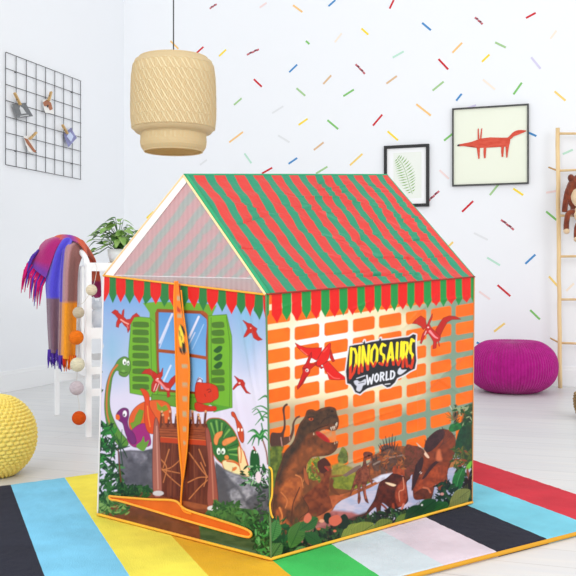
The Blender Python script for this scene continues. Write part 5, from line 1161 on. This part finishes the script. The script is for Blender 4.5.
prop(bm_obj('folded_cloth', bm, M['grey_cloth'], None, True), 'grey cloth lying in the wicker basket', 'cloth')

# ================================================================ WHITE COT / SHELF at the left
pN = fl(88.5, 437); pL = fl(57, 415); ED = (pL - pN); EL = ED.length; ED.normalize(); SD = V(-ED.y, ED.x, 0); SD = SD if SD.x > 0 else -SD
cot = empty('white_cot', V(pN.x, pN.y, 0), 'white slatted wooden cot standing behind the tent under the blanket', 'cot')
SLn = 1.0; tz = 0.815
def post(p, h, name='post', w=0.0125, lab=None):
    bm = bmesh.new(); box(bm, p + V(0, 0, h / 2), w, w, h / 2, ED, SD, bev=0.003); bm_obj(name, bm, M['white'], cot)
pN2 = pN + SD * 0.0; post(pN2, tz); post(pL, tz + .03); post(pN + SD * SLn, tz); post(pL + SD * SLn, tz)
def rail(a_, b2, z, hh, th, name='rail'):
    bm = bmesh.new(); d = (b2 - a_); l = d.length; d.normalize(); s2 = V(-d.y, d.x, 0); box(bm, (a_ + b2) / 2 + V(0, 0, z), l / 2, th, hh, d, s2, bev=0.003); bm_obj(name, bm, M['white'], cot)
for z, hh in ((0.796, 0.020), (0.485, 0.026), (0.31, 0.018), (0.208, 0.018)):
    rail(pN, pN + SD * SLn, z, hh, 0.012); rail(pL, pL + SD * SLn, z, hh, 0.012)
rail(pN, pL, 0.30, 0.018, 0.012, 'end_rail')
# arched head end with slats
arch = []
for i in range(21):
    f = i / 20; x = f * 0.42 ; arch.append(pN + ED * (-0.0 + 0.42 * f) + V(0, 0, 0.80 + 0.075 * math.sin(PI * min(1, f * 1.0)) ** 0.6))
arch = [pN + V(0, 0, 0.75)] + arch + [pN + ED * 0.42 + V(0, 0, 0.75)]
bm = bmesh.new(); tube(bm, [p + ED * 0.02 for p in arch], 0.017, 10, flat=0.8); bm_obj('arched_rail', bm, M['white'], cot, True)
for i in range(9):
    f = (i + 0.6) / 9.4; p = pN + ED * EL * f; hz = 0.80 if f < 0.7 else 0.72
    bm = bmesh.new(); box(bm, p + V(0, 0, (0.31 + hz) / 2), 0.010, 0.006, (hz - 0.31) / 2, ED, SD, bev=0.002); bm_obj('slat', bm, M['white'], cot)
mid = (pN + pL) / 2 + SD * SLn / 2
bm = bmesh.new(); box(bm, mid + V(0, 0, 0.487), EL / 2 - .01, SLn / 2 - .01, 0.008, ED, SD, bev=0.002); bm_obj('shelf', bm, M['white'], cot)
bm = bmesh.new(); box(bm, pL * .3 + pN * .7 + SD * (SLn / 2 + 0.0) + ED * 0.12 + V(0, 0, 0.799), EL / 2 - .12, SLn / 2 - .03, 0.007, ED, SD, bev=0.002); bm_obj('top_board', bm, M['white'], cot)

# plant
plY = pN.y + 0.36; pb = V(at(119, 262, plY).x, plY, 0.806)
pl = empty('potted_plant', pb, 'leafy green trailing plant in a pale pot on the white cot', 'plant')
pb0 = pb.copy(); hh = 0.10
bm = bmesh.new(); lathe(bm, pb0, [(0.045, 0.018), (0.055, 0.05), (0.058, 0.085), (0.053, 0.085), (0.05, 0.07), (0.001, 0.07)], 28); bm_obj('pot', bm, M['pot'], pl, True)
bm = bmesh.new(); lathe(bm, pb0, [(0.052, 0.0), (0.054, 0.003), (0.054, 0.018), (0.001, 0.018)], 28); bm_obj('saucer', bm, M['pot_wood'], pl)
bm = bmesh.new(); lathe(bm, pb0, [(0.05, 0.071), (0.03, 0.076), (0.001, 0.077)], 20); bm_obj('soil', bm, M['soil'], pl)
rg = random.Random(11); bst = bmesh.new(); blf = [bmesh.new(), bmesh.new()]
def leaf(bm, p, d, up, l, w):
    s2 = d.cross(up).normalized(); n = 6; rows_ = []
    for i in range(n + 1):
        f = i / n; ww = w * math.sin(PI * (f * 0.92 + 0.04)) ** 0.7 * (1 - f * .25); c0 = p + d * l * f - V(0, 0, 1) * l * 0.35 * f * f
        rows_.append([bm.verts.new(c0 - s2 * ww + up * ww * .25), bm.verts.new(c0), bm.verts.new(c0 + s2 * ww + up * ww * .25)])
    for A_, B_ in zip(rows_, rows_[1:]):
        for k in range(2): bm.faces.new((A_[k], A_[k + 1], B_[k + 1], B_[k])).smooth = True
top = pb0 + V(0, 0, 0.075)
for i in range(82):
    a = rg.uniform(0, 2 * PI); rad = rg.uniform(0.02, 0.118) * (1.0 if i < 50 else .6); hz = rg.uniform(0.02, 0.175) * (1 - (rad / .17) ** 2)
    if i < 7: a = rg.uniform(PI * .8, PI * 1.2); rad = rg.uniform(.10, .135); hz = rg.uniform(-.02, .10)
    tip = top + V(rad * math.cos(a), rad * math.sin(a) * .8, hz); mid_ = top.lerp(tip, .5) + V(0, 0, 0.03)
    if tip.z < 0.86 : tip.z = 0.86
    tube(bst, [top + V(rg.uniform(-.02, .02), rg.uniform(-.02, .02), 0), mid_, tip], 0.0014, 5)
    d = V(math.cos(a) + rg.uniform(-.6, .6), math.sin(a) * .7 + rg.uniform(-.5, .3), rg.uniform(-.5, .35)).normalized()
    leaf(blf[rg.random() < .35], tip, d, V(rg.uniform(-.3, .3), -.4, 1).normalized(), rg.uniform(.035, .055), rg.uniform(.015, .024))
bm_obj('stems', bst, M['leaf_dark'], pl); bm_obj('foliage', blf[0], M['leaf'], pl); bm_obj('foliage', blf[1], M['leaf_dark'], pl)
# things on the cot shelf seen through the front rails
bm = bmesh.new(); q = at(98, 316, pN.y + .12); zs = 0.496
ball(bm, V(q.x, q.y, zs + .055), 0.035, 0.035, 0.055, 20); ball(bm, V(q.x - .005, q.y - .005, zs + .115), 0.026, n=18); ball(bm, V(q.x - .022, q.y, zs + .14), .008, .006, .02, 10); ball(bm, V(q.x + .014, q.y, zs + .14), .008, .006, .02, 10)
prop(bm_obj('knitted_toy', bm, M['toy_grey'], None, True), 'small pale grey knitted toy on the shelf of the white cot', 'soft toy')

# ================================================================ BLANKET
wool = attr_mat('woven_wool', rough=0.95, spec=0.1, bump=(160, 0.6, 0.003), sheen=0.3)
BY = (pN + ED * 0.18).y
blk = empty('wool_blanket', at(64, 300, BY), 'plaid blanket in violet, brown and orange with fringe, draped over the cot end', 'blanket')
BO = arr(blk.location)
def sheet(name, rows_, colf, th=0.006, n=(60, 90), ywave=None, parent=blk):
    """rows_: list of (list of (u, v, depth)) control rows from top to bottom, each across the width"""
    G = np.array([[arr(at(u, v, BY + d)) for (u, v, d) in r] for r in rows_])
    def resample(A, axis, n):
        A = np.moveaxis(A, axis, 0); out = []
        m_ = A.shape[0]
        for t in np.linspace(0, m_ - 1, n):
            i = min(int(t), m_ - 2); f = t - i; a, b_, c, d = A[max(i - 1, 0)], A[i], A[i + 1], A[min(i + 2, m_ - 1)]
            out.append(0.5 * ((2 * b_) + (-a + c) * f + (2 * a - 5 * b_ + 4 * c - d) * f * f + (-a + 3 * b_ - 3 * c + d) * f ** 3))
        return np.moveaxis(np.array(out), 0, axis)
    G = resample(resample(G, 1, n[0]), 0, n[1])
    T, S = np.meshgrid(np.linspace(0, 1, n[1]), np.linspace(0, 1, n[0]), indexing='ij')
    if ywave: G[..., 1] += ywave(S, T)
    X, Y = chart(G); ink = colf(S, T, X, Y)
    o = link(name, grid_mesh(name, G - BO, ink), wool, parent); md = o.modifiers.new('thickness', 'SOLIDIFY'); md.thickness = th; md.offset = 0
    return o, G
VIO, MAU, ROS, ORA, MAG, PUR, REDO = (84, 76, 206), (120, 92, 110), (168, 124, 122), (238, 152, 34), (168, 34, 112), (116, 50, 150), (206, 92, 62)
def mixc(a, b_, w): w = np.clip(w, 0, 1)[..., None]; return a * (1 - w) + b_ * w
def weave(c, S, T, k=160):
    n = vnoise(S * k, T * k, 3); return c * (0.86 + 0.26 * n[..., None])
# main hanging panels: two folds side by side
def col_left(S, T, X, Y):
    c = np.broadcast_to(lin(VIO), S.shape + (3,)); c = mixc(c, lin((106, 98, 214)), (S - .7) * 8)
    low = mixc(np.broadcast_to(lin(MAU), S.shape + (3,)), lin((150, 120, 128)), (S - .82) * 14)
    return weave(mixc(c, low, (Y - 297.5) / 1.5), S, T)
def col_right(S, T, X, Y):
    up = mixc(np.broadcast_to(lin((100, 90, 200)), S.shape + (3,)), lin((178, 132, 136)), (S - .16) * 16); up = mixc(up, lin((142, 96, 92)), (S - .45) * 14)
    low = mixc(np.broadcast_to(lin((168, 132, 134)), S.shape + (3,)), lin(ORA), (S - .16) * 16); low = mixc(low, lin((222, 134, 30)), (S - .55) * 8)
    return weave(mixc(up, low, (Y - 301.5) / 1.2), S, T)
sheet('front_fold', [[(74, 240, -.005), (80, 243, -.02), (86, 252, .0)], [(64, 246, -.05), (72, 248, -.065), (82, 258, -.04)], [(61, 268, -.06), (69, 270, -.085), (78.5, 272, -.05)], [(60, 300, -.06), (68, 301, -.085), (77.5, 301, -.05)], [(59.5, 330, -.055), (67, 331, -.08), (76.5, 331, -.05)], [(58.5, 357, -.055), (67, 359, -.08), (75.5, 359, -.05)]],
      col_right, ywave=lambda S, T: 0.010 * np.sin(S * 11) * np.clip(T * 3, 0, 1))
sheet('side_fold', [[(78, 241, .03), (72, 240, -.02), (68, 241, -.03)], [(58, 241, .02), (66, 239, -.05), (72, 241, -.055)], [(51, 256, -.0), (58, 254, -.05), (65, 256, -.055)], [(45.5, 280, .0), (53, 281, -.045), (61.5, 281, -.05)], [(46, 299, .0), (53, 300, -.04), (61, 300, -.045)], [(47, 325, .0), (53, 326, -.04), (60, 326, -.04)], [(48.5, 352, .0), (54, 353, -.035), (59, 354, -.035)]],
      col_left, ywave=lambda S, T: 0.010 * np.sin(S * 9 + 1) * np.clip(T * 3, 0, 1))
# magenta wing thrown to the left
def col_wing(S, T, X, Y):
    c = np.broadcast_to(lin(MAG), S.shape + (3,)); c = mixc(c, lin((206, 96, 50)), (0.10 - T) * 12); c = mixc(c, lin((116, 56, 160)), (T - .78) * 7)
    return weave(c, S, T)
sheet('thrown_fold', [[(46, 240, .06), (58, 236.5, .01), (72, 238, -.02)], [(41, 245, .04), (52, 240, -.02), (66, 239, -.04)], [(38, 251, .03), (46, 248, -.03), (58, 246, -.05)], [(33, 257, .03), (42, 260, -.02), (52, 261, -.045)], [(29, 263, .03), (37, 271, -.01), (46, 278, -.03)]], col_wing)
def col_back(S, T, X, Y):
    c = np.broadcast_to(lin(REDO), S.shape + (3,)); return weave(mixc(c, lin((150, 40, 90)), (Y - 280) / 2), S, T)
sheet('back_fold', [[(72, 238, -.03), (82, 240, .0), (86, 246, .04)], [(76, 240, -.035), (86, 246, .02), (91, 252, .10)], [(84, 248, .04), (91, 256, .12), (97, 264, .16)], [(88, 256, .13), (95, 268, .19), (100, 276, .22)], [(89, 280, .15), (95, 286, .20), (101, 290, .22)], [(90, 296, .15), (96, 298, .20), (101, 297, .22)]], col_back)
sheet('top_fold', [[(48, 241, .05), (44, 247, .03)], [(58, 235.5, .0), (56, 241, -.03)], [(68, 235, -.02), (68, 240, -.05)], [(76, 237, -.03), (78, 243, -.055)], [(82, 241, -.03), (84, 250, -.045)], [(86, 247, -.02), (88, 262, -.03)]],
      lambda S, T, X, Y: weave(mixc(mixc(np.broadcast_to(lin((204, 84, 50)), S.shape + (3,)), lin((120, 50, 168)), 1 - np.abs(T - .45) * 5), lin(REDO), (T - .62) * 9), S, T), n=(30, 60))
# fringes
fr = {'purple': bmesh.new(), 'orange': bmesh.new(), 'pink': bmesh.new()}
rg = random.Random(3)
for i in range(14):
    u = 48.5 + i * 0.82; v = 352.5; tube(fr['purple'], [at(u, v - 3, BY - .03), at(u + rg.uniform(-1, 1), v + 6, BY - .03 + rg.uniform(-.01, .01)), at(u + rg.uniform(-1.4, 1.4), v + rg.uniform(9, 17), BY - .03)], [0.0042, .004, 0.0018], 5)
for i in range(20):
    u = 59 + i * 0.86; v = 358.5; tube(fr['orange' if i > 4 else 'purple'], [at(u, v - 3, BY - .075), at(u + rg.uniform(-.8, .8), v + 5, BY - .075 + rg.uniform(-.01, .01)), at(u + rg.uniform(-1.2, 1.2), v + rg.uniform(8, 13), BY - .075)], [0.0045, .004, 0.0018], 5, mi=(0 if i <= 4 else (i % 2)))
for i in range(26):
    f = i / 25; u0 = 38 - 9 * min(1, f * 2) + 32 * max(0, f - .5); v0 = 251 + 13 * min(1, f * 2) + 30 * max(0, f - .5)
    du, dv = (-9 + 2 * f + rg.uniform(-1.5, 1), 10 + f * 8 + rg.uniform(-2, 4)) ; du *= (1 - .5 * max(0, f - .4))
    key = 'purple' if f < .3 or (f > .55 and i % 3 == 0) else 'pink'
    tube(fr[key], [at(u0 + 1, v0 - 1, BY + .01), at(u0 + du * .5, v0 + dv * .4, BY), at(u0 + du * .75, v0 + dv * 1.0, BY + rg.uniform(-.02, .02)), at(u0 + du * .9, v0 + dv * rg.uniform(1.3, 1.7), BY)], [0.0065, .006, .004, .0016], 5)
for k, cc in (('purple', [(84, 56, 160)]), ('orange', [(232, 132, 36), (200, 56, 30)]), ('pink', [(206, 34, 112)])):
    bm_obj('fringe', fr[k], [mat('fringe_%s%d' % (k, i), c_, 0.9, 0.1) for i, c_ in enumerate(cc)], blk)['kind'] = 'stuff'

# ================================================================ BALL GARLAND hanging from the cot
GY = pN.y - 0.10
gl = empty('ball_garland', at(77, 300, GY), 'garland of cream, orange and lilac cotton balls hanging on the cot', 'garland')
gb = [(91.5, 290, 5.6, (228, 214, 188)), (78.5, 312.5, 5.8, (198, 184, 160)), (76.3, 337.5, 7.3, (236, 120, 28)), (77.5, 364.5, 7.2, (226, 220, 192)), (76.6, 388, 7.1, (206, 194, 200)), (79, 418, 7.0, (212, 82, 22))]
sp_ = catmull([(97, 268), (95, 280), (91.5, 290), (84, 302), (79.5, 305), (78.5, 312.5), (77, 325), (76.3, 337.5), (77.5, 350), (77.5, 364.5), (77, 376), (76.6, 388), (79, 404), (79, 418)], False, 4)
bm = bmesh.new(); tube(bm, [pN + SD * 0.03 + V(0, 0, 0.817), pN + SD * 0.03 - ED * 0.016 + V(0, 0, 0.81)] + [at(x, y, GY) for x, y in sp_], 0.0012, 5); bm_obj('string', bm, M['string'], gl)
for i, (u, v, r, c_) in enumerate(gb):
    bm = bmesh.new(); ball(bm, at(u, v, GY), r * GY / F, n=28)
    o = bm_obj('cotton_ball', bm, mat('cotton_thread_%d' % i, c_, 0.9, 0.15, noise=(60, tuple(int(x * .86) for x in c_), 0.7, (1, 1, 4)), bump=(90, 0.6, 0.003)), gl, True)
    o['label'] = ['cream ball at the top', 'beige ball', 'bright orange ball', 'cream ball below the orange one', 'lilac grey ball', 'dark orange ball at the bottom'][i]

# ================================================================ LIGHT
sc = bpy.context.scene
w = bpy.data.worlds.new('daylight'); sc.world = w; w.use_nodes = True; bgn = w.node_tree.nodes['Background']; bgn.inputs[0].default_value = (0.965, 0.98, 1.0, 1); bgn.inputs[1].default_value = 1.0
def area(name, loc, target, size, power, col=(1, 1, 1)):
    ld = bpy.data.lights.new(name, 'AREA'); ld.shape = 'RECTANGLE'; ld.size, ld.size_y = size; ld.energy = power; ld.color = col
    o = bpy.data.objects.new(name, ld); C.objects.link(o); o.location = loc; o.rotation_euler = (Vector(target) - Vector(loc)).to_track_quat('-Z', 'Y').to_euler(); return o
area('added_soft_light', (-1.8, -1.4, 2.6), (0.2, 4.0, 0.4), (2.4, 2.0), 98, (1.0, 0.985, 0.96))  # soft area light added at upper left front; no window is modelled
area('added_soft_light', (3.4, 0.6, 2.4), (0.2, 4.5, 0.6), (2.0, 1.8), 62, (0.97, 0.985, 1.0))  # weaker area light added from the right, not a window of the room
vs_ = sc.view_settings; vs_.view_transform = 'Standard'; vs_.look = 'None'; vs_.exposure = 0.0; vs_.gamma = 1.0; vs_.use_curve_mapping = False
